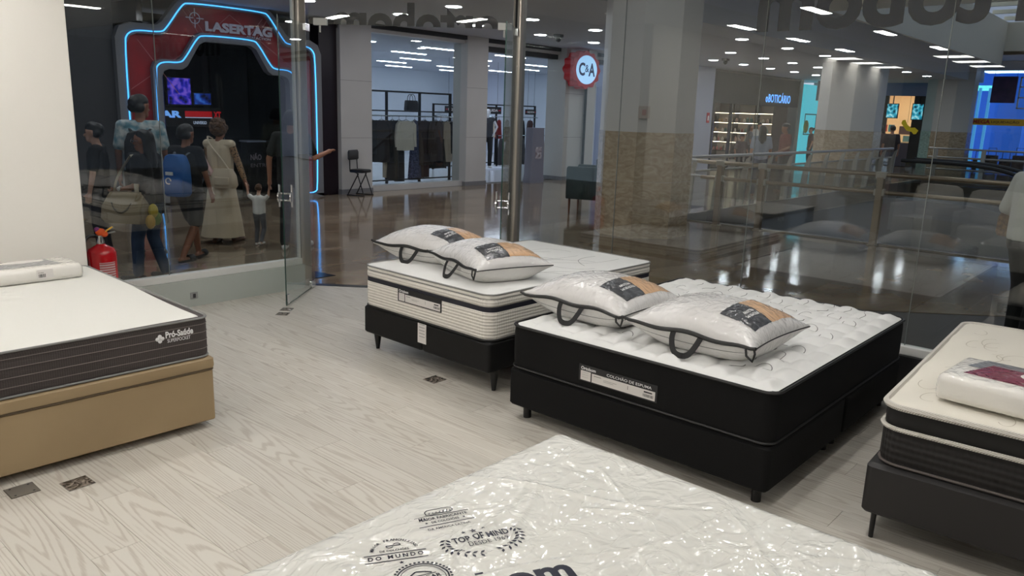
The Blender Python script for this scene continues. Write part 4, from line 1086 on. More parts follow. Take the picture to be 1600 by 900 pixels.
T(B().prism([(4.655, 7.09), (4.88, 7.225), (4.925, 6.88), (4.66, 6.90)], 'xy', .0, .006).build('floor_inlay', mat('black_granite', (24, 26, 34), .15)), 'black stone inlay in the mall floor outside the doors', 'floor inlay')

# ---------- fire extinguisher
fe = thing('fire_extinguisher', 'red fire extinguisher standing beside the white wall and left window', 'fire extinguisher', (2.385, 6.42, 0)); fe.scale = (1.32, 1.32, 1.36)
M_RED = mat('red_enamel', (196, 14, 26), .18, coat=(.6, .05, 3, .0))
B().lathe([(.07, .0), (.078, .01), (.082, .05), (.082, .43), (.080, .452), (.070, .472), (.03, .492), (.022, .50)], n=24).build('cylinder', M_RED, fe, smooth=True)
B().lathe([(.02, .49), (.022, .51), (.016, .53), (.016, .55)], n=14).build('valve', M_CHROME, fe, smooth=True)
b = B(); b.bar((-.02, 0, .548), (.08, -.02, .565), .022, .006); b.bar((-.02, 0, .556), (.075, -.015, .59), .022, .006); b.build('lever', mat('grey_steel', (120, 120, 118), .4, .7), fe)
B().tube(smoothpts([(0, .02, .535), (-.06, .03, .55), (-.105, .0, .49), (-.098, -.03, .4), (-.095, -.02, .25)], 2), .011, 8).build('hose', M_BLACK, fe, smooth=True)
b = B(); b.ell((.0, -.01, .568), (.03, .02, .022), 10, 6); b.ell((.02, -.012, .556), (.022, .016, .018), 8, 6); b.build('orange_tag', mat('orange_plastic', (232, 92, 30), .5), fe, smooth=True)
b = B(); b.bar((.02, -.015, .568), (.065, -.02, .595), .014, .005); b.build('yellow_seal', mat('yellow_plastic', (236, 186, 60), .5), fe)
b = B(); b.ell((-.02, -.01, .585), (.016, .012, .014), 8, 6); b.build('purple_seal', mat('purple_plastic', (128, 50, 120), .5), fe, smooth=True)
b = B()
for k in range(7):
    a0 = -PI/2-.55+k*.16; b.add([(.0832*math.cos(a0), .0832*math.sin(a0), .30), (.0832*math.cos(a0+.16), .0832*math.sin(a0+.16), .30), (.0832*math.cos(a0+.16), .0832*math.sin(a0+.16), .40), (.0832*math.cos(a0), .0832*math.sin(a0), .40)], [(0, 1, 2, 3)])
b.build('instruction_label', bands('extinguisher_label', ((214, 196, 196), (170, 40, 44)), 'Z', 22, .4), fe, recalc=False)

# ================================================================ SHOP FRONTS ACROSS THE CORRIDOR
FY = 13.5
M_OFFW = mat('offwhite_cladding', (196, 194, 190), .35, var=(.8, (188, 186, 182)))
M_LTGREY = mat('portal_grey_frame', (120, 120, 122), .45)
M_NEON = emat('blue_neon_tube', (70, 165, 255), 2.6)
def redblack(nt, p):
    tc = nt.nodes.new('ShaderNodeTexCoord'); n = nt.nodes.new('ShaderNodeTexNoise'); n.inputs['Scale'].default_value = 1.1; n.inputs['Detail'].default_value = 3
    r = nt.nodes.new('ShaderNodeValToRGB'); e = r.color_ramp.elements; e[0].position = .3; e[0].color = rgb(60, 14, 20); e[1].position = .62; e[1].color = rgb(176, 34, 44)
    nt.links.new(tc.outputs['Object'], n.inputs['Vector']); nt.links.new(n.outputs[0], r.inputs[0]); nt.links.new(r.outputs[0], p.inputs['Base Color']); p.inputs['Roughness'].default_value = .4
M_RED2 = pos_mat('red_black_print', redblack)
# side walls of the facade line
S(B().box(-6, FY, 0, 4.75, FY+.3, 3.47).build('wall_facade_far_left', M_CHAR))
S(B().box(4.75, FY-.02, 0, 5.47, FY+.3, 3.47).build('wall_facade_dark_panel', M_CHAR))
S(B().box(9.36, FY, 0, 9.78, FY+.3, 3.47).build('wall_facade_purple_panel', mat('dark_purple_panel', (30, 18, 26), .3)))
# --- laser arena portal
PCX = 7.377
def portal(hw, zs, sl0, sl1, zt, zb, rad=.12):
    pts = [(-hw, zb), (-hw, zs-rad), (-hw+rad*.3, zs-rad*.3), (-hw+rad, zs), (-sl0-.06, zs), (-sl0+.03, zs+.06), (-sl1-.05, zt-.06), (-sl1+.06, zt)]
    return pts + [(-x, z) for x, z in reversed(pts)]
pt = thing('laser_arena_portal', 'stepped grey and red entrance portal outlined in blue neon', 'shop portal', (PCX, FY, 0))
o_out = portal(1.94, 3.0, 1.20, .84, 3.465, .0, .25); o_in = portal(1.76, 2.84, 1.12, .755, 3.37, .05, .18)
i_out = portal(1.37, 2.46, .88, .56, 2.945, .05, .16); i_in = portal(1.22, 2.31, .80, .49, 2.80, .0, .14)
B().ring(o_out, o_in, 'xz', -.14, .02).build('outer_frame', M_LTGREY, pt)
B().ring(i_out, i_in, 'xz', -.14, .02).build('inner_frame', M_LTGREY, pt)
B().ring(o_in, i_out, 'xz', -.04, .04).build('red_panel', M_RED2, pt)
for sx in (-1, 1): B().box(min(sx*1.94, sx*1.22), -.14, 0, max(sx*1.94, sx*1.22), .02, .06).build('plinth', M_LTGREY, pt)
def n3(p2, y=-.06): return [(x, y, z) for x, z in p2]
on = portal(1.80, 2.885, 1.14, .77, 3.41, .16, .2); inn = portal(1.33, 2.417, .85, .53, 2.904, .16, .16)
loopn = [(-1.72, .085), ] ; full = on[:]
path = [(-1.565, .085), (-1.72, .085), (-1.80, .16)]+on[1:-1]+[(1.80, .16), (1.72, .085), (1.565, .085)]
B().tube(n3(smoothpts(path, 2), -.15), .011, 6).build('neon_tube', M_NEON, pt, smooth=True)
path = [(-1.565, .085), (-1.41, .085), (-1.33, .16)]+inn[1:-1]+[(1.33, .16), (1.41, .085), (1.565, .085)]
B().tube(n3(smoothpts(path, 2), -.15), .011, 6).build('neon_tube', M_NEON, pt, smooth=True)
b = B()
for x0, z0, x1, z1 in [(-1.7, 1.95, -.25, 2.95), (-1.55, 2.75, -.9, 1.9), (-.3, 2.95, .1, 3.3), (.1, 3.3, .6, 2.96), (.6, 2.96, 1.6, 2.3), (.75, 3.3, .45, 2.95), (.85, 3.3, .6, 2.93), (-.75, 3.3, -.5, 2.95), (-.65, 3.3, -.4, 2.95), (-1.7, 1.4, -1.4, .9), (-1.7, .5, -1.4, 1.3), (1.42, 1.5, 1.7, .8), (1.42, .5, 1.7, 1.2), (1.45, 2.1, 1.7, 1.6)]:
    b.bar((x0, -.043, z0), (x1, -.043, z1), .008, .003, (0, 1, 0))
b.build('line_art', mat('pale_red_line', (206, 140, 140), .5), pt)
M_LTXT = mat('pale_lilac_letter', (228, 224, 240), .4)
b = B(); text(b, 'LASERTAG', (-.37, -.055, 2.985), (1, 0, 0), (0, 0, 1), width=1.30, height=.165, bold=.05, extr=.02); text(b, 'REALACTION', (.42, -.05, 2.925), (1, 0, 0), (0, 0, 1), width=.48, height=.045, bold=.02); b.build('lettering', M_LTXT, pt)
b = B(); c = (-.55, 3.18)
b.tube([(c[0]+.09*math.cos(2*PI*k/20), -.05, c[1]+.09*math.sin(2*PI*k/20)) for k in range(20)], .008, 5, closed=True)
for a in range(4): ca, sa = math.cos(a*PI/2), math.sin(a*PI/2); b.bar((c[0]+ca*.03, -.05, c[1]+sa*.03), (c[0]+ca*.16, -.05, c[1]+sa*.16), .016, .006, (0, 1, 0))
b.build('crosshair_logo', M_LTXT, pt)
# dark room behind the portal
rm_ = sthing('laser_arena_room', (PCX, 15.2, 0)); M_DARK = mat('near_black_gloss', (10, 11, 16), .12)
b = B(); b.box(5.9, 15.6, 0, 9.0, 15.7, 3.4); b.box(5.9, 13.6, 0, 6.0, 15.6, 3.4); b.box(8.75, 13.6, 0, 9.0, 15.6, 3.4); b.box(5.9, 13.6, 2.95, 9.0, 15.6, 3.05); b.build('shell', M_DARK, rm_, world=True)
B().box(7.75, 15.1, 0, 8.72, 15.16, 2.7).build('glass_panel', M_DARK, rm_, world=True)
for x in (8.05, 8.12): B().box(x, 15.05, .2, x+.02, 15.1, 2.3).build('door_pull', M_CHROME, rm_, world=True)
B().box(6.0, 13.64, 0.0, 8.75, 15.6, .004).build('room_floor', M_MALLFLOOR, rm_, world=True)
def screen_nodes(c0, c1, c2, sc, st):
    def f(nt, p):
        tc = nt.nodes.new('ShaderNodeTexCoord'); v = nt.nodes.new('ShaderNodeTexVoronoi'); v.inputs['Scale'].default_value = sc
        n = nt.nodes.new('ShaderNodeTexNoise'); n.inputs['Scale'].default_value = sc*1.3
        r = nt.nodes.new('ShaderNodeValToRGB'); e = r.color_ramp.elements; e[0].position = .2; e[0].color = rgb(*c0); e[1].position = .8; e[1].color = rgb(*c2); k = e.new(.5); k.color = rgb(*c1)
        a = nt.nodes.new('ShaderNodeMath'); a.operation = 'MULTIPLY'
        nt.links.new(tc.outputs['Object'], v.inputs['Vector']); nt.links.new(tc.outputs['Object'], n.inputs['Vector']); nt.links.new(v.outputs['Distance'], a.inputs[0]); nt.links.new(n.outputs[0], a.inputs[1])
        mr = nt.nodes.new('ShaderNodeMapRange'); mr.inputs[2].default_value = .5; nt.links.new(a.outputs[0], mr.inputs[0]); nt.links.new(mr.outputs[0], r.inputs[0])
        nt.links.new(r.outputs[0], p.inputs['Emission Color']); p.inputs['Emission Strength'].default_value = st; p.inputs['Base Color'].default_value = (0.01, .01, .02, 1); p.inputs['Roughness'].default_value = .2
    return f
M_SCR1 = pos_mat('blue_game_screen', screen_nodes((6, 8, 60), (40, 40, 190), (120, 90, 220), 9, .75))
M_SCR2 = pos_mat('blue_arena_screen', screen_nodes((4, 8, 40), (20, 50, 150), (60, 120, 230), 7, .6))
M_BLUEW = mat('blue_lit_wallpaper', (20, 40, 120), .5, var=(3, (8, 10, 30)), emit=(20, 60, 200), es=.12)
def screen(name, label, x0, z0, x1, z1, y, mt, group=None):
    s = thing(name, label, 'screen', ((x0+x1)/2, y, z0), 0, group); w = (x1-x0)/2; h = z1-z0
    B().box(-w-.02, 0, -.02, w+.02, .05, h+.02).build('casing', M_BLACK, s); B().box(-w, -.006, 0, w, 0, h).build('display', mt, s); return s
B().box(6.0, 14.95, .2, 6.9, 14.97, 2.6).build('lit_wallpaper', M_BLUEW, rm_, world=True)
screen('wall_screen', 'large upright blue game screen inside the dark portal', 6.99, 1.72, 7.44, 2.21, 14.98, M_SCR1)
screen('wall_screen', 'smaller blue screen right of the large game screen in the portal', 7.50, 1.73, 7.84, 1.94, 14.98, M_SCR2)
sg = thing('arena_sign', 'blue-white and red lettered sign board below the portal screens', 'sign', (7.3, 14.98, 1.3))
B().box(-.5, 0, 0, .72, .03, .36).build('board', M_BLACK, sg)
b = B(); text(b, 'AR', (-.47, -.004, .17), (1, 0, 0), (0, 0, 1), width=.40, height=.13, bold=.05); b.build('blue_lettering', mat('pale_blue_glow', (150, 200, 255), .4, emit=(110, 170, 255), es=.8), sg)
b = B(); b.box(.0, -.006, .17, .55, -.001, .185); text(b, 'UNIVERSO', (.16, -.004, .05), (1, 0, 0), (0, 0, 1), width=.27, height=.06, bold=.02); b.build('white_lettering', mat('white_glow', (220, 230, 255), .4, emit=(200, 220, 255), es=.4), sg)
b = B(); b.box(.0, -.004, .19, .55, -.001, .30); text(b, 'XT', (.58, -.004, .17), (1, 0, 0), (0, 0, 1), width=.16, height=.13, bold=.05); b.build('red_lettering', mat('red_glow', (190, 30, 40), .4, emit=(200, 20, 30), es=.35), sg)
nt_ = thing('notice_stand', 'dark notice counter with white lettering NÃO inside the portal', 'counter', (8.62, 14.55, 0))
B().box(-.28, 0, 0, .3, .25, 1.02).build('body', mat('dark_counter', (20, 20, 24), .4), nt_); B().box(-.3, -.03, 1.02, .32, .27, 1.05).build('top', mat('pale_counter_edge', (150, 160, 180), .3), nt_)
b = B(); text(b, 'NÃO', (-.22, -.004, .66), (1, 0, 0), (0, 0, 1), width=.25, height=.14, bold=.04); text(b, 'ENTRE', (-.22, -.004, .52), (1, 0, 0), (0, 0, 1), width=.4, height=.07); b.build('lettering', mat('dim_white_letter', (140, 130, 140), .5), nt_)

# --- clothes shop : pilasters, window, interior
ca = sthing('clothes_shop_front', (12, FY, 0))
for (x0, x1, y0) in ((9.78, 10.57, 13.38), (13.38, 14.08, 13.38), (16.9, 17.7, 13.2)):
    B().box(x0, y0, 0.0, x1, FY+.35, 3.47).build('pilaster', M_OFFW, ca, world=True, bevel=.004)
    B().box(x0-.012, y0-.012, 0.0, x1+.012, FY+.35, .1).build('skirting', mat('grey_skirting', (120, 120, 122), .35), ca, world=True)
    for z in (1.15, 2.3): B().box(x0-.001, y0-.0015, z, x1+.001, y0+.002, z+.006).build('panel_joint', mat('joint_grey', (110, 108, 106), .6), ca, world=True)
B().box(17.72, 13.1, 0, 18.12, 13.9, 3.47).build('pilaster', M_OFFW, ca, world=True)
B().box(17.695, 13.08, 0, 17.715, 13.16, 3.47).build('black_joint', M_BLACK, ca, world=True)
B().box(9.78, FY-.1, 3.38, 24.2, FY+.2, 3.47).build('ceiling_gap', M_BLACK, ca, world=True)
B().box(9.78, FY-.05, 3.30, 24.2, FY+.2, 3.375).build('head_trim', M_OFFW, ca, world=True)
B().box(14.1, FY, 3.18, 24.2, FY+.2, 3.295).build('dark_head', M_BLACK, ca, world=True)
B().box(10.57, FY-.02, 0, 13.38, FY+.22, .12).build('window_sill', M_OFFW, ca, world=True)
wn = sthing('window_4', (12, FY+.1, .12))
for a, c in ((10.57, 11.47), (11.476, 12.47), (12.476, 13.38)): B().box(a, FY+.1, .12, c, FY+.11, 3.3).build('pane', M_GLASS, wn, world=True)
M_CAW = mat('shop_white_wall', (214, 220, 232), .6); M_CAF = mat('shop_white_floor', (206, 208, 212), .18); M_CAC = mat('shop_ceiling', (196, 200, 212), .7)
S(B().box(9.8, FY+.2, 0, 31.0, 25, 0.006).build('shop_floor', M_CAF))
S(B().box(9.5, 25, 0, 31.0, 25.1, 3.47).build('wall_shop_back', M_CAW)); S(B().box(9.5, FY+.3, 0, 9.8, 25, 3.47).build('wall_shop_left', M_CAW)); S(B().box(25.2, FY+.3, 0, 25.35, 25, 3.47).build('wall_shop_right', M_CAW))
S(B().box(9.8, FY+.2, 3.30, 31.0, 25, 3.40).build('shop_ceiling', M_CAC))
STRIP = emat('shop_strip_glow', (226, 240, 255), SHOP_LAMP)
st0 = None
k_ = 0
for yy in (15.2, 17.2, 19.2, 21.2, 23.2):
    for xx in (11.5, 14.2, 16.9, 19.6, 22.3):
        if st0 is None:
            st0 = thing('strip_light', 'first strip lamp from the left in the front row of the clothes shop ceiling', 'ceiling light', (xx, yy, 3.275), 0, 'clothes shop strip lamps')
            B().box(-.62, -.06, .012, .62, .06, .025).build('housing', M_WRAIL, st0); B().box(-.6, -.045, 0, .6, .045, .012).build('diffuser', STRIP, st0)
        else: dup(st0, (xx+(.7 if k_ % 2 else 0), yy, 3.275), label='%s strip lamp from the left in the %s row of the clothes shop ceiling' % (ORD[int((xx-11.5)/2.7+.5)], ('front', 'second', 'third', 'fourth', 'back')[k_]))
    k_ += 1
# clothes racks and garments
M_RACK = mat('black_rack_steel', (16, 16, 17), .4, .3)
def rack(x0, x1, y, h, label, shelf=True):
    r = thing('clothes_rack', label, 'clothes rack', ((x0+x1)/2, y, 0)); w = (x1-x0)/2; n = max(2, int((x1-x0)/.95)+1)
    for i in range(n):
        x = -w+2*w*i/(n-1)
        B().box(x-.025, -.025, 0.006, x+.025, .025, h).build('upright', M_RACK, r)
    B().box(-w, -.025, h-.04, w, .025, h).build('top_bar', M_RACK, r); B().box(-w, -.3, .1, w, -.27, .13).build('foot_bar', M_RACK, r)
    if shelf: B().box(-w, -.2, 1.70, w, .2, 1.73).build('shelf', M_RACK, r)
    B().cyl((-w, -.12, 1.60), (w, -.12, 1.60), .014).build('hanging_rail', mat('rail_steel', (190, 200, 205), .2, .9), r)
    for i in range(n): x = -w+2*w*i/(n-1); B().box(x-.012, -.13, 1.58, x+.012, 0, 1.605).build('bracket', M_RACK, r)
    return r
def garment(loc, rz, w, L, d, col, kind, label, cat, group, seed, var=None):
    rr = random.Random(seed); g = thing(kind, label, cat, loc, rz, group)
    mt = mat('cloth_%d_%d_%d' % col, col, .85, bump=(60, .2, .004), var=var)
    b = B(); loops = []; ph = rr.uniform(0, 6); n = 20; trousers = kind == 'trousers'
    prof = {'jacket': [(0, .25), (.03, .8), (.08, 1.0), (.5, .92), (.95, 1.02), (1, 1.0)], 'coat': [(0, .25), (.02, .8), (.06, 1.0), (.4, .95), (.95, 1.2), (1, 1.18)], 'dress': [(0, .25), (.02, .7), (.06, .85), (.35, .7), (.8, 1.1), (1, 1.25)],
            'trousers': [(0, .8), (.05, .82), (.5, .75), (1, .7)], 'shirt': [(0, .25), (.04, .8), (.1, 1.0), (.9, 1.0), (1, .98)], 'skirt': [(0, .55), (.1, .7), (.6, 1.0), (1, 1.15)]}[kind]
    for i, (t, k) in enumerate(prof):
        z = -.06-L*t; lp = []
        for j in range(n):
            a = 2*PI*j/n; f = 1+.16*t*math.sin(5*a+ph+t)+.07*t*math.sin(9*a+ph*2)
            lp.append((w/2*k*math.cos(a)*f, d/2*(.45+.55*min(1, t*4))*math.sin(a)*f, z-.02*rr.random()*(1 if t > .9 else 0)))
        loops.append(lp)
    loops = loops[::-1]
    b.layers(loops); b.build('body', mt, g, smooth=True, angle=60)
    if kind in ('jacket', 'coat', 'shirt'):
        sl = L*(.85 if kind == 'jacket' else .55 if kind == 'coat' else .4)
        for s in (-1, 1):
            B().tube([(s*w*.36, 0, -.09), (s*w*.5, 0, -.16), (s*w*.56, .02, -.10-sl*.6), (s*w*.57, 0, -.10-sl)], [.05, .06, .055, .045], 8).build('sleeve', mt, g, smooth=True)
    b = B(); b.tube(smoothpts([(0, 0, -.02), (.0, 0, .03), (.02, 0, .05), (.035, 0, .03)], 1), .004, 5); b.bar((-w*.36, 0, -.1), (0, 0, -.03), .02, .008); b.bar((w*.36, 0, -.1), (0, 0, -.03), .02, .008)
    b.build('hanger', mat('hanger_plastic', (60, 60, 62), .4), g)
    return g
rack(11.05, 14.15, 14.75, 2.18, 'long black steel clothes rack with shelf behind the shop window')
GR = 'garments on the window rack'
wins = [('coat', 11.25, .42, 1.15, (20, 20, 22), 'long black coat at the left end of the window rack'), ('jacket', 11.52, .42, .75, (28, 26, 26), 'black short jacket second from the left on the window rack'),
        ('coat', 11.80, .42, .95, (48, 40, 38), 'dark brown coat beside the black jackets on the window rack'), ('trousers', 11.98, .24, 1.32, (188, 172, 150), 'beige trousers between dark coats on the window rack'),
        ('coat', 12.14, .40, 1.38, (16, 16, 18), 'full-length black coat left of the white jacket'), ('trousers', 12.33, .34, 1.42, (22, 22, 25), 'black wide trousers under the white jacket'), ('jacket', 12.46, .50, .68, (214, 208, 196), 'white denim-style jacket on the window rack'),
        ('dress', 12.84, .36, 1.40, (34, 38, 66), 'navy patterned long dress right of the white jacket'), ('coat', 13.12, .42, 1.05, (58, 44, 42), 'dark brown coat right of the navy dress'),
        ('trousers', 13.20, .30, 1.36, (60, 34, 38), 'maroon trousers below the dark brown coat'), ('jacket', 13.42, .44, .95, (70, 58, 52), 'brown leather-look jacket on the window rack'),
        ('skirt', 13.50, .5, 1.15, (18, 18, 20), 'black flared skirt below the brown jacket'), ('coat', 13.72, .40, 1.10, (20, 20, 22), 'black coat near the right end of the window rack'), ('shirt', 13.94, .36, 1.0, (168, 156, 138), 'beige shirt at the right end of the window rack'), ('shirt', 14.10, .30, .8, (30, 32, 40), 'dark blue shirt last on the right of the window rack')]
for i, (kd, x, w, L, c, lb_) in enumerate(wins):
    garment((x, 14.63-.02*(i % 3)-(.14 if i in (6, 10) else 0), 1.555), .25*math.sin(i*2.1), w, L, .17, c, kd, lb_, kd, GR, i, (30, (90, 96, 130), 2) if kd == 'dress' else None)
hb = thing('handbag', 'black handbag standing on the shelf above the white jacket', 'handbag', (12.85, 14.75, 1.732))
b = B(); b.layers([[(x, y, z) for x, y, z in loop(w, .14, .03, z, 0, 3)] for w, z in ((.36, 0), (.38, .02), (.34, .2), (.31, .24))]); b.build('body', mat('black_leather', (14, 14, 15), .35), hb, smooth=True)
for y in (-.04, .04): B().tube(smoothpts([(-.09, y, .22), (-.08, y, .34), (0, y, .40), (.08, y, .34), (.09, y, .22)], 2), .008, 6).build('handle', MATS['black_leather'], hb, smooth=True)
B().box(-.3, -.07, .0, .3, .07, .004).build('flap_trim', MATS['black_leather'], hb) if False else None
rack(16.2, 18.2, 17.6, 1.95, 'black clothes rack behind the left shop pillar', False)
rack(18.6, 21.6, 18.2, 2.0, 'black clothes rack behind the mannequin', False)
back = [('shirt', 18.75, .36, .55, (168, 84, 50), 'orange shirt on the rack behind the mannequin'), ('shirt', 19.0, .36, .55, (196, 112, 70), 'rust shirt beside the orange shirt on the rack behind the mannequin'), ('shirt', 19.25, .4, .55, (226, 214, 190), 'cream shirt on the rack behind the mannequin'),
        ('shirt', 19.6, .4, .6, (120, 34, 38), 'dark red shirt on the rack behind the mannequin'), ('jacket', 20.0, .45, .7, (40, 44, 36), 'dark olive jacket on the rack behind the mannequin'), ('jacket', 20.4, .45, .7, (52, 54, 46), 'grey olive jacket on the rack behind the mannequin'), ('jacket', 20.8, .45, .75, (34, 34, 36), 'black jacket on the rack behind the mannequin'), ('coat', 21.2, .45, .9, (70, 40, 40), 'maroon coat at the right end of the rack behind the mannequin')]
for i, (kd, x, w, L, c, lb_) in enumerate(back): garment((x, 18.06, 1.555), .8+.2*math.sin(i), w, L, .2, c, kd, lb_, kd, 'garments on the back rack', 40+i)
rack2 = thing('clothes_rack', 'low steel rack holding a row of grey skirts', 'clothes rack', (20.2, 17.2, 0)); 
B().cyl((-1.6, 0, 1.02), (1.6, 0, 1.02), .014).build('hanging_rail', MATS['rail_steel'], rack2)
for x in (-1.6, 1.6): B().box(x-.02, -.02, .006, x+.02, .02, 1.04).build('upright', M_RACK, rack2)
for i in range(9):
    garment((18.8+i*.34, 17.2, .98), 1.0, .42, .82, .22, (62+6*(i % 3), 60+5*(i % 3), 64+5*(i % 3)) if i < 6 else (170, 156, 146), 'skirt', 'grey pleated skirt in the low rack by the shop entrance' if i < 6 else 'beige skirt in the low rack by the shop entrance', 'skirt', 'skirts on the low rack', 60+i)
def board_sign(x, y, z, w, h, txt, label):
    s = thing('sale_sign', label, 'sign', (x, y, z)); B().box(-w/2, -.01, 0, w/2, .01, h).build('board', M_BLACK, s)
    b = B(); text(b, txt, (0, -.013, h*.25), (1, 0, 0), (0, 0, 1), width=w*.66, height=h*.45, bold=.03, align='c'); b.build('lettering', mat('sign_white', (230, 226, 226), .5), s)
    b = B(); b.box(-w*.46, -.012, h*.42, -w*.36, -.01, h*.58); b.box(w*.36, -.012, h*.42, w*.46, -.01, h*.58); b.build('red_dashes', mat('sign_red', (200, 40, 60), .5), s)
    for xx in (-w*.3, w*.3): B().cyl((xx, 0, h), (xx, 0, 3.3-z), .004, n=5).build('cord', M_RACK, s)
board_sign(18.6, 17.5, 1.69, .95, .22, 'LIQUIDA', 'black LIQUIDA sale sign hanging above the mannequin'); board_sign(20.55, 17.5, 1.70, .55, .17, 'LIQUIDA', 'small black LIQUIDA sale sign right of the glass door'); board_sign(16.95, 17.5, 1.70, .75, .19, 'LIQUIDA', 'black LIQUIDA sale sign behind the window rack')
pl = thing('display_plinth', 'low white display plinth under the mannequin', 'plinth', (17.75, 16.9, .006)); B().box(-.8, -.35, 0, .8, .45, .05).build('body', M_CAW, pl, bevel=.005)
# grey security pedestal by the entrance
pd = thing('entrance_pedestal', 'lilac-grey pedestal with a small poster at the shop entrance', 'pedestal', (15.65, 13.15, 0))
b = B(); b.layers([[(x, y, z) for x, y, z in loop(w, .26, .02, z, 0, 3)] for w, z in ((.56, 0), (.56, .12), (.5, .2), (.44, 1.36), (.46, 1.40))]); b.build('body', mat('lilac_grey_laminate', (132, 130, 146), .4), pd, smooth=True)
B().box(-.12, -.142, .62, .12, -.13, .92).build('poster', mat('white_poster', (206, 200, 208), .5, var=(14, (120, 100, 110), 2)), pd)
# round scalloped shop sign
cs = thing('round_shop_sign', 'round scalloped red sign with blue letters on the shop pillar', 'sign', (17.33, 13.02, 2.93))
out = [(( .60+.035*math.cos(12*a))*math.cos(a), (.47+.028*math.cos(12*a))*math.sin(a)) for a in [2*PI*k/96 for k in range(96)]]
B().prism(out, 'xz', -.16, 0.16).build('red_rim', mat('shop_sign_red', (176, 18, 30), .35, emit=(150, 10, 20), es=.12), cs)
B().prism([(.455*math.cos(2*PI*k/40), .37*math.sin(2*PI*k/40)) for k in range(40)], 'xz', -.175, -.155).build('lit_disc', mat('sign_disc_white', (210, 230, 255), .4, emit=(150, 205, 255), es=.85), cs)
b = B(); text(b, 'C', (-.36, -.18, -.16), (1, 0, 0), (0, 0, 1), width=.27, height=.34, bold=.03); text(b, '&', (-.085, -.18, -.06), (1, 0, 0), (0, 0, 1), width=.17, height=.19, bold=.01); text(b, 'A', (.07, -.18, -.16), (1, 0, 0), (0, 0, 1), width=.29, height=.34, bold=.03)
b.build('lettering', mat('sign_navy', (14, 40, 96), .4), cs)
# comb rack + white partition in the right entrance
wp = thing('wall_display', 'white display partition with horizontal prongs by the right entrance', 'display stand', (19.2, 14.2, 0)); B().box(-.35, 0, 0.006, .5, .12, 2.6).build('panel', M_CAW, wp)
for k in range(7): B().bar((-.35, -.02, .45+k*.12), (.1, -.02, .45+k*.12), .012, .012).build('prong', M_RACK, wp)
B().box(.62, -.15, 0.006, 1.2, .2, 3.3).build('lilac_pillar', mat('lilac_pillar_paint', (176, 184, 214), .5), wp)
# bar stool chair by the pillar
bs = thing('stool_chair', 'black stool with a padded back in front of the white pillar', 'stool', (10.0, 13.05, 0), .35)
M_BLKV = mat('black_vinyl', (18, 18, 20), .45)
b = B(); b.layers([loop(.36, .34, .06, z, i, 4) for z, i in ((.47, .02), (.48, 0), (.52, 0), (.535, .02))]); b.build('seat', M_BLKV, bs, smooth=True)
b = B(); b.layers([[(x, y, z) for x, y, z in loop(.36, .05, .024, z, i, 4)] for z, i in ((.72, .02), (.74, 0), (.88, 0), (.92, .02))]); b.v = [(x, y+.17, z) for x, y, z in b.v]; b.build('backrest', M_BLKV, bs, smooth=True)
for sx in (-1, 1):
    B().tube([(sx*.13, .17, .78), (sx*.14, .16, .5), (sx*.15, -.02, .46), (sx*.16, -.18, 0.012)], .012, 6).build('leg', M_LEG, bs, smooth=True); B().tube([(sx*.15, -.05, .46), (sx*.17, .2, .012)], .012, 6).build('leg', M_LEG, bs, smooth=True)
    B().tube([(sx*.17, -.2, .012), (sx*.17, .22, .012)], .012, 6).build('floor_runner', M_LEG, bs, smooth=True)

# --- cosmetics shop
S(B().box(24.15, 13.3, 0, 25.35, 13.9, 3.47).build('wall_white_pilaster', mat('lilac_white_cladding', (176, 182, 200), .4)))
bo = sthing('cosmetics_shop_front', (29.3, FY, 0)); M_TEAL = mat('dark_teal_fascia', (10, 30, 36), .65, spec=.15); M_DTEAL = mat('black_teal_trim', (12, 20, 24), .3)
B().box(25.4, FY, 2.32, 33.2, FY+.25, 3.40).build('fascia', M_TEAL, bo, world=True); B().box(25.4, FY-.01, 0, 25.85, FY+.25, 2.32).build('jamb', M_TEAL, bo, world=True); B().box(32.2, FY-.01, 0, 33.2, FY+.6, 2.32).build('jamb', mat('dark_plum_panel', (44, 34, 46), .3), bo, world=True)
B().box(25.35, FY-.03, 3.40, 33.25, FY+.2, 3.47).build('black_gap', M_BLACK, bo, world=True); B().box(27.2, FY, 0, 27.3, FY+.1, 2.32).build('mullion', M_DTEAL, bo, world=True); B().box(33.2, FY-.02, 0, 33.55, FY+.3, 3.47).build('end_post', mat('beige_post', (140, 132, 122), .5), bo, world=True)
b = B(); text(b, 'oBOTICÁRIO', (29.95, FY-.03, 2.46), (1, 0, 0), (0, 0, 1), width=2.35, height=.40, bold=.008, extr=.015, spacing=1.12); b.build('lit_lettering', mat('blue_lit_letters', (150, 200, 255), .4, emit=(90, 165, 255), es=1.5), bo, world=True)
B().box(25.55, FY-.03, 1.05, 25.65, FY-.005, 1.6).build('pull_handle', M_WRAIL, bo, world=True)
S(B().box(25.4, 17.2, 0, 33.5, 17.3, 3.4).build('wall_cosmetics_back', mat('warm_grey_wall', (170, 156, 146), .6))); S(B().box(33.3, FY+.3, 0, 33.4, 17.2, 3.4).build('wall_cosmetics_right', MATS['warm_grey_wall'])); S(B().box(25.4, FY+.3, 3.0, 33.4, 17.2, 3.1).build('cosmetics_ceiling', MATS['warm_grey_wall'])); S(B().box(25.4, FY+.2, 0, 33.4, 17.2, .006).build('cosmetics_floor', M_CAF))
bp = thing('blue_poster_stand', 'tall blue lit poster inside the cosmetics shop doorway', 'poster', (26.4, 13.95, .006)); B().box(-.3, -.03, 0, .3, .03, 1.75).build('frame', M_BLACK, bp); B().box(-.27, -.036, .1, .27, -.03, 1.7).build('panel', mat('blue_lit_panel', (40, 90, 200), .4, emit=(30, 90, 220), es=.6), bp)
sh = thing('product_shelves', 'lit wall shelves of cosmetics along the inner wall of the shop', 'shelves', (33.08, 15.65, .006), -PI/2)
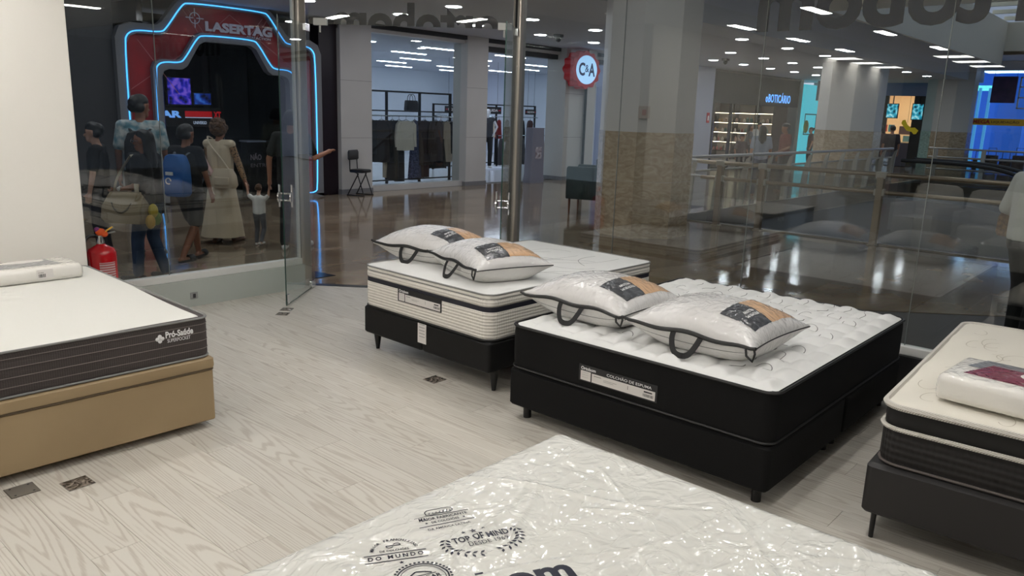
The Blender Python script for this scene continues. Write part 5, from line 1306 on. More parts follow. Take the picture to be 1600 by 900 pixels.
for k in range(5): B().box(-1.45, -.3, .35+k*.42, 1.45, .18, .38+k*.42).build('shelf_board', mat('dark_shelf', (40, 34, 32), .4), sh)
for x in (-1.45, -.5, .5, 1.45): B().box(x-.02, -.3, 0, x+.02, .18, 2.45).build('upright', MATS['dark_shelf'], sh)
for k in (1, 2, 3, 4): B().box(-1.4, -.28, .325+k*.42, 1.4, -.24, .345+k*.42).build('shelf_lamp', emat('warm_shelf_glow', (255, 236, 205), 7), sh)
rr = random.Random(21); pcols = [((220, 214, 206), 'white'), ((150, 60, 60), 'red'), ((60, 56, 54), 'black'), ((190, 150, 90), 'gold'), ((90, 130, 130), 'teal'), ((200, 170, 160), 'pink')]
bmesh_b = {}; cnt_ = {}
for k in range(4):
    x = -1.38
    while x < 1.36:
        c, cn = rr.choice(pcols); h = rr.uniform(.12, .24); w = rr.uniform(.04, .07)
        key = (cn, k); cnt_[key] = cnt_.get(key, 0)+1
        t_ = thing('cosmetics_bottle', '%s %s bottle from the left on the %s cosmetics shelf' % (ORD[cnt_[key]-1], cn, ('lowest', 'second lowest', 'middle', 'upper')[k]), 'bottle', (32.90, 15.65-x, .006+.38+k*.42), 0, 'cosmetics bottles')
        if key not in bmesh_b:
            b = B().lathe([(w, 0), (w, .02), (w, h*.7), (w*.5, h*.8), (w*.4, h*.82), (w*.4, h), (w*.38, h+.005)], n=8); o = b.build('bottle_body', mat('product_'+cn, c, .3), t_, smooth=True); bmesh_b[key] = o.data
        else:
            one(bmesh_b[key], 'bottle_body', None, t_, (0, 0, 0))
        x += rr.uniform(.13, .20)
for xx in (27.0, 29.0, 31.0):
    lt_ = thing('shop_spot', 'round ceiling spot inside the cosmetics shop', 'ceiling light', (xx, 15.3, 2.985), 0, 'cosmetics shop spots'); B().lathe([(.09, .005), (.11, .005), (.11, .015), (.09, .015)], n=14).build('ring', M_WRAIL, lt_); B().lathe([(.085, -0.004), (.085, .006)], n=14).build('lens', emat('shop_spot_glow', (255, 240, 220), 40), lt_)
# hanging direction sign and cyan display
ds = thing('direction_sign', 'white hanging direction board with lines of black lettering', 'sign', (33.6, 12.6, 2.62)); B().box(-.75, -.03, 0, .9, .03, .78).build('board', mat('sign_board_white', (190, 184, 180), .5), ds)
b = B(); 
for i, t_ in enumerate(('Sanitário', 'Fraldário', 'Elevadores D e P', 'A Praça')): text(b, t_, (.05, -.034, .60-i*.18), (1, 0, 0), (0, 0, 1), height=.10, align='c', bold=.02)
b.build('lettering', M_INK, ds)
for x in (-.6, .7): B().cyl((x, 0, .78), (x, 0, .85), .012).build('rod', M_CHROME, ds)
cd = thing('lit_display_case', 'bright cyan lit display case beside the cosmetics shop', 'display case', (34.6, 13.4, 0)); B().box(-1.0, 0, 0, 1.1, .3, 3.3).build('back_panel', mat('cyan_lit_panel', (90, 200, 215), .4, emit=(70, 200, 220), es=.75), cd)
b = B(); b.box(-.75, -.02, 1.2, .55, 0, 1.25); b.box(-.75, -.02, 2.05, .55, 0, 2.1); b.box(-.75, -.02, 1.2, -.7, 0, 2.1); b.box(.5, -.02, 1.2, .55, 0, 2.1); b.build('poster_frame', mat('dark_cyan_frame', (40, 100, 110), .4), cd); B().ell((-.75, -.1, 1.55), (.16, .1, .28), 8, 6).build('plant_print', mat('leaf_yellow_green', (150, 150, 50), .6), cd, smooth=True)
fr_ = thing('fire_notice', 'small red fire notice on the lilac-white pilaster', 'sign', (25.05, 13.29, 1.62)); B().box(-.09, -.012, 0, .09, 0, .34).build('plate', M_RED, fr_); B().box(-.04, -.016, .08, .04, -.012, .24).build('pictogram', M_WINK, fr_)
# fire point box on the near column
fb = thing('column_notice', 'faded square notice on the shaft of the nearest column', 'sign', (9.86, 6.25, 1.76), math.radians(-45)); B().box(-.085, -.006, 0, .085, .0, .17).build('plate', mat('faded_notice', (186, 172, 160), .5), fb); B().box(-.03, -.009, .04, .03, -.006, .12).build('pictogram', mat('faded_red', (180, 140, 130), .5), fb)

# --- shops closing the far end of the corridor (plane x = 36)
EX = 36.0
S(B().box(EX, 11.6, 0, EX+.3, 14, 3.47).build('wall_end_left', M_MCEIL)); S(B().box(EX, 8.1, 0, EX+.3, 9.2, 3.47).build('wall_end_middle', mat('lilac_grey_wall', (120, 116, 140), .6)))
S(B().box(EX, 9.2, 2.95, EX+.3, 11.6, 3.47).build('wall_end_header', mat('lilac_header', (150, 156, 190), .6))); S(B().box(EX, -9, 3.95, EX+.3, 8.1, 6.4).build('wall_end_right', M_MCEIL)); S(B().box(EX, -9, 0, EX+.3, 3.6, 3.95).build('wall_end_far_right', M_MCEIL))
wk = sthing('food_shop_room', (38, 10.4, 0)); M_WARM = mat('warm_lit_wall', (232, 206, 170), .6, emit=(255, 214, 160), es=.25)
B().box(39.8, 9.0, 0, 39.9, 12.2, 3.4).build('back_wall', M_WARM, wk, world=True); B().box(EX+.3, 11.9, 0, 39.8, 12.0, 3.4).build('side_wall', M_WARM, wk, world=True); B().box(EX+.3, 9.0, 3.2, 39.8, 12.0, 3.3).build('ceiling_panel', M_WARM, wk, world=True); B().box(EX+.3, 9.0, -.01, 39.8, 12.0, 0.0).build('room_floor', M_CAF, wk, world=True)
B().box(EX+.1, 10.75, 0, EX+.2, 10.95, 2.95).build('dark_post', M_BLACK, wk, world=True); B().box(EX+.1, 9.3, 0, EX+.2, 9.75, 2.95).build('dark_post', M_BLACK, wk, world=True)
lt_ = thing('food_shop_lamp', 'warm ceiling lamp in the far food shop', 'ceiling light', (38, 10.4, 3.17)); B().box(-.9, -.5, 0, .9, .5, .02).build('diffuser', emat('warm_lamp_glow', (255, 226, 180), 9), lt_); B().box(-.95, -.55, .02, .95, .55, .03).build('tray', M_WRAIL, lt_)
def endscreen(y, z, w, h, mt, label): 
    s = thing('menu_screen', label, 'screen', (EX+.06, y, z)); B().box(-.03, -w/2-.03, -.03, .03, w/2+.03, h+.03).build('casing', M_BLACK, s); B().box(-.036, -w/2, 0, -.03, w/2, h).build('display', mt, s); B().box(-.01, -.02, h, .01, .02, 2.95-z).build('bracket', M_BLACK, s)
M_SCR3 = pos_mat('cyan_menu_screen', screen_nodes((6, 40, 60), (40, 170, 200), (180, 240, 250), 6, 1.0))
endscreen(10.55, 2.05, .42, .55, M_SCR3, 'cyan menu screen left in the far food shop'); endscreen(9.55, 2.0, .40, .62, M_SCR3, 'cyan menu screen right in the far food shop')
ct = thing('service_counter', 'food shop counter with coloured panels below the menu screens', 'counter', (37.2, 10.4, 0)); B().box(-.3, -1.2, 0, .3, 1.4, 1.0).build('body', mat('grey_counter', (110, 104, 120), .4), ct); B().box(-.33, -1.25, 1.0, .33, 1.45, 1.05).build('top', M_WARM, ct)
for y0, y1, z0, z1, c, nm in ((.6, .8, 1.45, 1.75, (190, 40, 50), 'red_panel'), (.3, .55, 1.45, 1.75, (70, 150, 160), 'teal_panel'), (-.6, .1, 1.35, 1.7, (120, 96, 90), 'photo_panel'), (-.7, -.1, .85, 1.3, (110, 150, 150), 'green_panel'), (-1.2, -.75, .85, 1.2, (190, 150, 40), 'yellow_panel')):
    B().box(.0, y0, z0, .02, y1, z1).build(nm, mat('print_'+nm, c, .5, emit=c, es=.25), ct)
yb = thing('yellow_bird_decor', 'yellow leaping animal cut-out hanging in the far food shop', 'decoration', (EX-.05, 9.75, 1.55)); B().prism([(-.35, .0), (-.2, .12), (-.05, .1), (.1, .22), (.2, .42), (.3, .4), (.34, .28), (.22, .12), (.1, -.02), (-.1, -.06), (-.2, -.16), (-.28, -.14)], 'yz', -.02, .02).build('body', mat('yellow_card', (226, 200, 40), .5, emit=(220, 190, 30), es=.2), yb); B().cyl((0, .1, .3), (0, .1, 1.4), .006, n=5).build('cord', M_BLACK, yb)
# blue lit shop
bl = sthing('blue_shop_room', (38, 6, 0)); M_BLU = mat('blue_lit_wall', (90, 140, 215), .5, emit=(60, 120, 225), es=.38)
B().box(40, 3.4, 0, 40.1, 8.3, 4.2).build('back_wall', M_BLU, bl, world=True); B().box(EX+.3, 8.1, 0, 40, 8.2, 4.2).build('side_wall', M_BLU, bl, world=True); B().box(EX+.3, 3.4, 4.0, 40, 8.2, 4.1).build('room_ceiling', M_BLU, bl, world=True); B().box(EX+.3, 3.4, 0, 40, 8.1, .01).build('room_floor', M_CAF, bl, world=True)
B().box(EX+.05, 3.6, 0, EX+.1, 8.1, 3.95).build('pane', M_GLASS, bl, world=True)
for y in (7.45, 7.1): B().box(EX+.4, y-.05, 0, EX+.5, y+.05, 3.3).build('lit_post', mat('cyan_post', (120, 190, 240), .4, emit=(90, 180, 250), es=.8), bl, world=True)
B().box(EX+.5, 6.9, 3.2, EX+.7, 8.0, 3.4).build('cyan_light_band', emat('cyan_band_glow', (110, 230, 240), 2.0), bl, world=True)
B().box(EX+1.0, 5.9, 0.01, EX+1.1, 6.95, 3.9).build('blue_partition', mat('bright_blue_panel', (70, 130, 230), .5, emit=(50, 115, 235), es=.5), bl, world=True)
po = thing('hanging_poster', 'dark purple hanging poster in the blue shop window', 'poster', (EX-.04, 6.55, 2.72)); B().box(-.02, -.42, 0, .02, .42, 1.0).build('sheet', mat('purple_poster', (60, 44, 86), .5, var=(3, (90, 60, 110))), po, bevel=.02); B().cyl((0, -.38, 1.0), (0, -.38, 1.22), .006, n=5).build('cord', M_BLACK, po); B().cyl((0, .38, 1.0), (0, .38, 1.22), .006, n=5).build('cord', M_BLACK, po)
bn = thing('sale_banner', 'yellow sale banner with red lettering across the blue shop window', 'banner', (EX-.05, 5.9, 1.86)); B().box(-.01, -2.2, 0, .01, 2.15, .26).build('sheet', mat('yellow_banner', (214, 172, 40), .6, emit=(200, 150, 20), es=.08), bn)
b = B()
for y in (1.55, -.55): text(b, 'MEGA', (-.015, y, .05), (0, -1, 0), (0, 0, 1), width=.62, height=.16, bold=.05)
b.build('red_lettering', mat('banner_red', (200, 40, 30), .5), bn)
b = B()
for y in (.9, -1.2): text(b, 'LIQUIDAÇÃO', (-.015, y, .07), (0, -1, 0), (0, 0, 1), width=.95, height=.12, bold=.03)
b.build('brown_lettering', mat('banner_brown', (110, 70, 20), .5), bn)
fw_ = thing('wall_frame', 'white-framed grid hanging at the right of the blue shop window', 'frame', (EX-.04, 5.75, 2.5)); b = B()
for z in (0, .4, .8, 1.15): b.box(-.02, -.4, z, .02, .3, z+.05)
for y in (-.4, -.05, .25): b.box(-.02, y, 0, .02, y+.05, 1.2)
b.build('frame', M_WRAIL, fw_); B().cyl((0, .0, 1.2), (0, .0, 1.45), .006, n=5).build('cord', M_BLACK, fw_)
def suitcase(x, y, w, h, c, label):
    s = thing('suitcase', label, 'suitcase', (x, y, .012), PI/2, 'suitcases in the blue shop')
    b = B(); b.layers([[(p[0], p[1], p[2]) for p in loop(w, .26, .05, z, i, 3)] for z, i in ((.06, .02), (.08, 0), (h, 0), (h+.02, .03))]); b.build('shell', mat('case_%d_%d_%d' % c, c, .35), s, smooth=True)
    B().tube([(-w*.3, 0, h), (-w*.3, 0, h+.3), (w*.3, 0, h+.3), (w*.3, 0, h)], .014, 6).build('pull_handle', M_CHAR, s)
    for sx in (-1, 1):
        for sy in (-1, 1): B().ell((sx*w*.38, sy*.09, .035), (.02, .03, .035), 8, 6).build('wheel', M_BLACK, s)
for i, (y, w, h, c, nm) in enumerate([(7.65, .42, .62, (40, 44, 70), 'navy suitcase at the left end of the blue shop row'), (7.15, .38, .5, (24, 24, 30), 'small black suitcase second in the blue shop row'), (6.7, .46, .66, (30, 28, 34), 'tall black suitcase below the dark poster'), (6.2, .42, .55, (26, 28, 40), 'dark suitcase with raised handle under the banner'), (5.75, .44, .7, (60, 30, 34), 'maroon suitcase at the right end of the blue shop row')]): suitcase(EX+.55, y, w, h, c, nm)
bl2 = thing('blue_shop_lamp', 'ceiling lamp of the blue shop', 'ceiling light', (37.6, 6.2, 3.96)); B().box(-.6, -1.4, 0, .6, 1.4, .03).build('diffuser', emat('blue_shop_glow', (190, 220, 255), 5), bl2); B().box(-.65, -1.45, .03, .65, 1.45, .035).build('tray', M_WRAIL, bl2)

# --- railings round the void
M_BRONZE = mat('bronze_steel', (150, 136, 116), .3, .75); M_FIN = mat('cream_fin_paint', (176, 170, 156), .45); M_RGL = glass('railing_glass', (0.86, 0.88, 0.88), 1.5)
RX = 12.3
nr = thing('near_railing', 'bronze handrail with glass panels along the near side of the void', 'railing', (RX, 2.0, 0))
posts = [6.2, 5.45, 3.62, 1.55, -.6, -2.8]
B().tube([(0, -6, 1.06), (0, 4.45, 1.06), (.03, 4.6, 1.06), (.12, 4.7, 1.06)], .036, 10).build('handrail', M_BRONZE, nr, smooth=True); B().tube([(0, -6, .80), (0, 4.55, .80)], .032, 10).build('mid_rail', M_BRONZE, nr, smooth=True)
for y in posts:
    yy = y-2.0
    for dx in (-.045, .045): B().box(dx-.012, yy-.045, 0, dx+.012, yy+.045, 1.02).build('post', M_BRONZE, nr)
    B().box(-.055, yy-.075, 1.0, .055, yy+.075, 1.10).build('collar', M_FIN, nr, bevel=.01); B().box(-.055, yy-.075, .75, .055, yy+.075, .85).build('collar', M_FIN, nr, bevel=.01); B().box(-.07, yy-.07, 0, .07, yy+.07, .012).build('foot_plate', M_BRONZE, nr)
ends = [6.45]+posts+[-4.0]
for a, c in zip(ends[:-1], ends[1:]): B().box(-.006, c-2+.06, .06, .006, a-2-.06, .98).build('glass_panel', M_RGL, nr)
fr2 = thing('far_railing', 'pale steel railing with tapered fins along the far side of the void', 'railing', (20.5, 7.35, 0))
M_PSTEEL = mat('pale_steel', (168, 164, 158), .35, .6)
B().tube([(-8.1, -.75, 1.06), (-7.9, -.35, 1.06), (-7.3, -.02, 1.06), (5.2, 0, 1.06)], .034, 8).build('handrail', M_PSTEEL, fr2, smooth=True); B().tube([(-8.1, -.75, .80), (-7.9, -.35, .80), (-7.3, -.02, .80), (5.2, 0, .80)], .022, 8).build('mid_rail', M_PSTEEL, fr2, smooth=True)
finm = None
for i in range(12):
    x = -7.2+i*1.12
    prof = [(.02, 0), (.16, 0), (.15, .35), (.11, .7), (.02, .98), (-.06, 1.04), (-.02, .8), (.0, .4)]
    if finm is None:
        o = B().prism(prof, 'yz', -.03, .03).build('fin', M_FIN, fr2); o.location = (x, -.10, 0); finm = o.data
    else: one(finm, 'fin', None, fr2, (x, -.10, 0))
    if i < 11: B().box(x+.06, -.02, .08, x+1.06, -.008, .78).build('glass_panel', M_RGL, fr2)
er = thing('end_railing', 'pale railing with flat posts in front of the blue shop', 'railing', (28.75, 3.6, 0))
for z in (1.06, .78, .4): B().tube([(0, -6, z), (0, 3.5, z)], .03, 8).build('rail', M_PSTEEL, er, smooth=True)
for y in (3.3, 1.9, .5, -.9, -2.3): B().box(-.04, y-.06, 0, .04, y+.06, 1.05).build('post', M_FIN, er)
ec = thing('escalator', 'dark escalator balustrade rising in the void', 'escalator', (20.0, 3.2, -1.2))
pathe = smoothpts([(0, 2.3, 2.16), (0, 1.1, 2.16), (0, .3, 2.1), (0, -.3, 1.9), (0, -3.5, -.2)], 2)
for dx in (0, 1.1):
    B().tube([(x+dx, y, z) for x, y, z in pathe], .045, 8).build('handrail', M_BLACK, ec, smooth=True)
    B().prism([(y, z-.05) for x, y, z in pathe]+[(y, z-.95) for x, y, z in reversed(pathe)], 'yz', dx-.01, dx+.01).build('balustrade', M_RGL, ec)
B().prism([(y, z-.9) for x, y, z in pathe]+[(y, z-1.3) for x, y, z in reversed(pathe)], 'yz', -.05, 1.15).build('step_truss', mat('escalator_cladding', (150, 150, 154), .4), ec)

# --- seats by the column
gc = thing('armchair', 'dark green high-backed armchair partly behind the column', 'armchair', (11.75, 8.55, 0), math.radians(200)); M_GRN = mat('dark_green_velvet', (18, 38, 32), .7)
b = B(); b.layers([loop(.72, .66, .08, z, i, 4) for z, i in ((.28, .02), (.30, 0), (.44, 0), (.47, .03))]); b.build('seat', M_GRN, gc, smooth=True)
b = B(); b.layers([loop(.74, .16, .07, z, i, 4) for z, i in ((.28, .01), (.30, 0), (.99, 0), (1.04, .03))]); b.v = [(x, y+.3, z) for x, y, z in b.v]; b.build('backrest', M_GRN, gc, smooth=True)
for s in (-1, 1):
    b = B(); b.layers([loop(.14, .62, .05, z, i, 4) for z, i in ((.28, .01), (.30, 0), (.82, 0), (.86, .02))]); b.v = [(x+s*.34, y, z) for x, y, z in b.v]; b.build('armrest', M_GRN, gc, smooth=True)
    for t in (-1, 1): leg_mesh(B(), s*.28, t*.26, .27, .024, .016).build('leg', mat('brown_wood_leg', (110, 64, 36), .5), gc, smooth=True)
rs = thing('bench', 'dark red upholstered bench behind the railing corner', 'bench', (13.7, 8.3, 0), .2); M_DRED = mat('dark_red_vinyl', (74, 26, 24), .5)
b = B(); b.layers([loop(1.1, .55, .05, z, i, 4) for z, i in ((.3, .02), (.32, 0), (.44, 0), (.47, .02))]); b.build('seat', M_DRED, rs, smooth=True)
b = B(); b.layers([loop(1.1, .12, .05, z, i, 4) for z, i in ((.4, .01), (.42, 0), (.78, 0), (.82, .02))]); b.v = [(x, y-.24, z) for x, y, z in b.v]; b.build('backrest', M_DRED, rs, smooth=True)
for s in (-1, 1):
    for t in (-1, 1): leg_mesh(B(), s*.48, t*.2, .29, .02, .018).build('leg', M_LEG, rs, smooth=True)

# ceiling sensors
for i, (x, y) in enumerate(((14.0, 11.2), (21.5, 11.0))):
    t_ = thing('ceiling_camera', 'small dark security camera on the mall ceiling %s' % ('near the round sign', 'before the cosmetics shop')[i], 'camera', (x, y, CZ-.16)); B().box(-.08, -.08, .1, .08, .08, .16).build('mount', M_CHAR, t_); B().lathe([(.02, 0), (.055, .03), (.065, .08), (.065, .1)], n=14).build('dome', M_BLACK, t_, smooth=True)

# ================================================================ PEOPLE
SK1 = mat('skin_tan', (176, 124, 98), .55, bump=(80, .05, .002)); SK2 = mat('skin_brown', (140, 92, 68), .55, bump=(80, .05, .002)); SK3 = mat('skin_light', (196, 150, 126), .55, bump=(80, .05, .002))
M_HAIRB = mat('black_hair', (16, 14, 14), .5, bump=(90, .5, .006)); M_HAIRC = mat('curly_brown_hair', (66, 46, 36), .75, bump=(38, 1.0, .03), var=(20, (104, 76, 54), 3))
FACE_AWAY = -math.radians(48.7); FACE_LEFT = YAW; FACE_RIGHT = YAW-PI; FACE_CAM = FACE_AWAY+PI
def mixp(a, b, t): return tuple(x+(y-x)*t for x, y in zip(a, b))
def person(label, loc, rz, h, skin, hair, top, bottom, pose=None, sleeve='short', legs='long', head_yaw=0.0, hairstyle='short', shoe=None, shoe_kind='shoe', voxel=.011, face=False, girth=1.0, dress=None, longsleeve_mat=None):
    s = h/1.70
    P = dict(shL=(-.175, -.01, 1.385), shR=(.175, -.01, 1.385), elL=(-.225, -.035, 1.11), elR=(.225, -.035, 1.11), wrL=(-.235, .03, .88), wrR=(.235, .03, .88),
             hpL=(-.09, 0, .90), hpR=(.09, 0, .90), knL=(-.10, .03, .49), knR=(.10, .03, .49), anL=(-.10, -.02, .075), anR=(.10, -.02, .075), neck=(0, -.01, 1.43), head=(0, .015, 1.575), lean=(0, 0, 0))
    if pose: P.update(pose)
    P = {k: Vector(v)*s for k, v in P.items()}
    g = girth
    pr = thing('person', label, 'person', loc, rz)
    up_ = Vector((0, 0, 1)); hd = P['head']
    def hr(v):                      # point in the head frame, turned by head_yaw
        c, n = math.cos(head_yaw), math.sin(head_yaw); return hd+Vector((v[0]*c-v[1]*n, v[0]*n+v[1]*c, v[2]))*s
    segs = []; ells = []
    # head, jaw, nose, ears, neck
    segs += [(P['neck']-up_*.03*s, hd-up_*.06*s, .052*s, .05*s)]
    segs += [(hr((0, -.018, .03)), hr((0, .018, .03)), .084*s, .08*s), (hr((0, .03, -.02)), hr((0, .055, -.07)), .062*s, .042*s), (hr((0, .085, .0)), hr((0, .108, -.025)), .013*s, .017*s)]
    for sx in (-1, 1): segs.append((hr((sx*.078, -.005, .02)), hr((sx*.083, -.012, -.02)), .016*s, .012*s))
    # torso
    for sx in (-1, 1): segs.append(((sx*.075*s, 0, 1.30*s), (sx*.07*s, 0, .98*s), .088*s*g, .088*s*g))
    segs.append((P['shL'], P['shR'], .055*s, .055*s)); segs.append((P['neck']-up_*.02*s, (0, 0, 1.30*s), .06*s, .08*s))
    # limbs
    for S_ in 'LR':
        sx = -1 if S_ == 'L' else 1
        segs += [(P['sh'+S_], P['el'+S_], .047*s*g, .037*s), (P['el'+S_], P['wr'+S_], .037*s, .026*s)]
        segs += [(P['hp'+S_], P['kn'+S_], .078*s*g, .052*s), (P['kn'+S_], mixp(P['kn'+S_], P['an'+S_], .35), .05*s, .05*s), (mixp(P['kn'+S_], P['an'+S_], .35), P['an'+S_], .05*s, .034*s)]
        d = (P['wr'+S_]-P['el'+S_]).normalized(); fwd = Vector((0, 1, 0)); side = d.cross(fwd)
        if side.length < .2: side = d.cross(up_)
        side.normalize(); nrm = side.cross(d).normalized(); w = P['wr'+S_]
        pal = w+d*.055*s; segs.append((w+d*.01*s, pal, .026*s, .03*s)); segs.append((pal-nrm*.018*s, pal+nrm*.018*s, .02*s, .02*s))
        for k, (o, ln) in enumerate(((-.03, .05), (-.01, .062), (.01, .066), (.03, .058))):
            b0 = pal+nrm*o*s+d*.018*s; b1 = b0+d*ln*.55*s; b2 = b1+(d*.6-side*sx*.5).normalized()*ln*.55*s
            segs += [(b0, b1, .0105*s, .0098*s), (b1, b2, .0098*s, .0085*s)]
        tb_ = w+d*.03*s+nrm*.03*s; segs.append((tb_, tb_+(d*.6+nrm*.6)*.05*s, .012*s, .01*s))
        # feet
        a = P['an'+S_]; dirf = Vector((P.get('toe'+S_, Vector((sx*.15, 1, 0))*s))); dirf = Vector((dirf.x, dirf.y, dirf.z)).normalized()
        heel = a+Vector((0, 0, -.04*s))-dirf*.045*s; ball = a+Vector((0, 0, -.05*s))+dirf*.13*s
        segs.append((heel, ball, .033*s, .026*s)); segs.append((a, heel+dirf*.03*s, .034*s, .034*s)); segs.append((ball-Vector((dirf.y, -dirf.x, 0))*.02*s, ball+Vector((dirf.y, -dirf.x, 0))*.02*s, .024*s, .022*s))
        if shoe:
            q = [(heel-dirf*.008*s, ball+dirf*.05*s, .036*s, .03*s), (ball-Vector((dirf.y, -dirf.x, 0))*.022*s, ball+Vector((dirf.y, -dirf.x, 0))*.022*s, .029*s, .029*s)]
            if shoe_kind == 'slide':
                sb = B(); side2 = Vector((dirf.y, -dirf.x, 0)); dz = Vector((0, 0, 1)); dz = (dz-dirf*dz.dot(dirf)).normalized()
                outl = [(-.06, -.03), (-.075, 0), (-.06, .03), (0, .037), (.1, .047), (.17, .04), (.2, 0), (.17, -.04), (.1, -.047), (0, -.037)]
                base = a+Vector((0, 0, -.075*s)) if dirf.z > -.2 else a-dz*.06*s
                lo_ = [base+dirf*u*s+side2*v*s for u, v in outl]; sb.layers([[tuple(p) for p in lo_], [tuple(p+dz*.028*s) for p in lo_]]); sb.build('shoe', shoe, pr, smooth=True)
                st = B(); pts = []
                for k in range(9):
                    t = PI*k/8; pts.append((math.cos(t)*.05, math.sin(t)*.062))
                ring = [[tuple(base+dirf*u*s+side2*x*s+dz*(.015+z)*s) for x, z in pts] for u in (.07, .10, .13, .16)]
                vs = [p for r_ in ring for p in r_]; st.add(vs, [(i*9+j, i*9+j+1, (i+1)*9+j+1, (i+1)*9+j) for i in range(3) for j in range(8)])
                st.build('shoe_strap', shoe, pr, smooth=True, thick=.008*s)
            else: blob('shoe', q, [], .010, shoe, pr, 2)
    blob('body', segs, ells, voxel*s if s < .8 else voxel, skin, pr, 2)
    # clothing
    I = .014*s; t = [((sx*.078*s*g, 0, 1.31*s), (sx*.075*s*g, 0, .93*s), .092*s*g+I, .096*s*g+I) for sx in (-1, 1)]
    t += [(P['shL'], P['shR'], .058*s+I*.6, .058*s+I*.6), ((0, -.005*s, 1.37*s), (0, 0, 1.28*s), .07*s+I, .09*s+I)]
    for S_ in 'LR':
        e = P['el'+S_]; a = P['sh'+S_]
        if sleeve == 'short': t.append((a, mixp(a, e, .72), .056*s*g+I*.5, .054*s*g+I*.6))
        elif sleeve == 'long': t += [(a, e, .052*s+I, .042*s+I), (e, mixp(e, P['wr'+S_], .93), .042*s+I, .032*s+I)]
    if top: blob('shirt', t, [], voxel*1.05, top, pr, 3)
    if longsleeve_mat:
        for S_ in 'LR': blob('sleeve', [(P['sh'+S_], P['el'+S_], .055*s, .046*s), (P['el'+S_], mixp(P['el'+S_], P['wr'+S_], .8), .046*s, .036*s)], [], voxel, longsleeve_mat, pr, 2)
    if dress:
        b = B(); loops = []
        for z, w, d, sh_ in dress:
            loops.append([(w*math.cos(a)*(1+.05*math.sin(7*a)*(1.2-z))*s+sh_*s, d*math.sin(a)*(1+.06*math.sin(6*a+1)*(1.2-z))*s, z*s) for a in [2*PI*k/36 for k in range(36)]])
        b.layers(loops, True, True).build('skirt', bottom, pr, smooth=True, angle=70)
    elif bottom:
        q = [((sx*.072*s*g, 0, .96*s), P['hp'+('L' if sx < 0 else 'R')]-up_*.03*s, .094*s*g+I*.8, .088*s*g+I) for sx in (-1, 1)]
        for S_ in 'LR':
            hp_, kn, an = P['hp'+S_], P['kn'+S_], P['an'+S_]
            if legs == 'shorts': q.append((hp_, mixp(hp_, kn, .88), .088*s*g+I, .082*s+I))
            else: q += [(hp_, kn, .082*s*g+I, .058*s+I), (kn, mixp(kn, an, .95), .058*s+I, .046*s+I)]
        blob('trousers' if legs != 'shorts' else 'shorts', q, [], voxel*1.05, bottom, pr, 3)
    # hair
    if hairstyle == 'short': blob('hair', [(hr((0, -.03, .045)), hr((0, .012, .06)), .088*s, .083*s), (hr((-.05, -.04, .0)), hr((.05, -.04, .0)), .055*s, .055*s)], [], .011, hair, pr, 1)
    elif hairstyle == 'bun': blob('hair', [(hr((0, -.03, .045)), hr((0, .012, .06)), .088*s, .083*s), (hr((0, -.1, .07)), hr((0, -.12, .08)), .045*s, .045*s)], [], .011, hair, pr, 1)
    elif hairstyle == 'long':
        blob('hair', [(hr((0, -.04, .05)), hr((0, .0, .066)), .088*s, .078*s), (hr((-.04, -.07, .02)), hr((-.055, -.085, -.22)), .048*s, .045*s), (hr((.04, -.07, .02)), hr((.055, -.085, -.22)), .048*s, .045*s), (hr((0, -.06, 0)), hr((0, -.095, -.26)), .06*s, .055*s)], [], .011, hair, pr, 2)
    elif hairstyle == 'curly':
        rr = random.Random(4); q = []
        for k in range(70):
            u = rr.uniform(-1, 1); a = rr.uniform(0, 2*PI); r = .105; z = u*.105+.04
            c = (r*math.sqrt(1-u*u)*math.cos(a), r*math.sqrt(1-u*u)*math.sin(a)-.03, z)
            if c[1] > .045 and z < .06: continue
            q.append((hr(c), hr((c[0]*1.06, c[1]*1.06, c[2]+.012)), rr.uniform(.022, .036)*s, .022*s))
        q.append((hr((0, -.035, .03)), hr((0, .0, .06)), .10*s, .095*s)); blob('hair', q, [], .010, hair, pr, 0)
    if face:
        for sx in (-1, 1):
            B().ell(tuple(hr((sx*.032, .088, .008))), (.011*s, .011*s, .007*s), 8, 6).build('eye', mat('eye_dark', (30, 22, 20), .3), pr, smooth=True)
            B().bar(tuple(hr((sx*.016, .094, .030))), tuple(hr((sx*.05, .082, .032))), .012*s, .006*s).build('eyebrow', M_HAIRB, pr)
        B().tube([tuple(hr((-.022, .09, -.062))), tuple(hr((0, .101, -.06))), tuple(hr((.022, .09, -.062)))], [.003*s, .006*s, .003*s], 6).build('mouth', mat('lips', (140, 70, 64), .5), pr, smooth=True)
    pr['_s'] = s
    return pr, P, hr, s
def tow(pr, v):                       # local point of a person to world
    c, n = math.cos(pr.rotation_euler.z), math.sin(pr.rotation_euler.z); l = pr.location
    return Vector((l.x+v[0]*c-v[1]*n, l.y+v[0]*n+v[1]*c, l.z+v[2]))
def leopard(nt, p):
    tc = nt.nodes.new('ShaderNodeTexCoord'); v = nt.nodes.new('ShaderNodeTexVoronoi'); v.inputs['Scale'].default_value = 45
    r = nt.nodes.new('ShaderNodeValToRGB'); e = r.color_ramp.elements; e[0].position = .3; e[0].color = rgb(40, 30, 24); e[1].position = .45; e[1].color = rgb(150, 118, 84)
    nt.links.new(tc.outputs['Object'], v.inputs['Vector']); nt.links.new(v.outputs['Distance'], r.inputs[0]); nt.links.new(r.outputs[0], p.inputs['Base Color']); p.inputs['Roughness'].default_value = .8
M_LEO = pos_mat('leopard_print_cloth', leopard)
M_BLKT = mat('black_cotton', (15, 15, 17), .85, bump=(40, .2, .01)); M_JEAN = mat('blue_denim', (40, 56, 82), .85, bump=(60, .2, .006), var=(8, (54, 72, 98)))
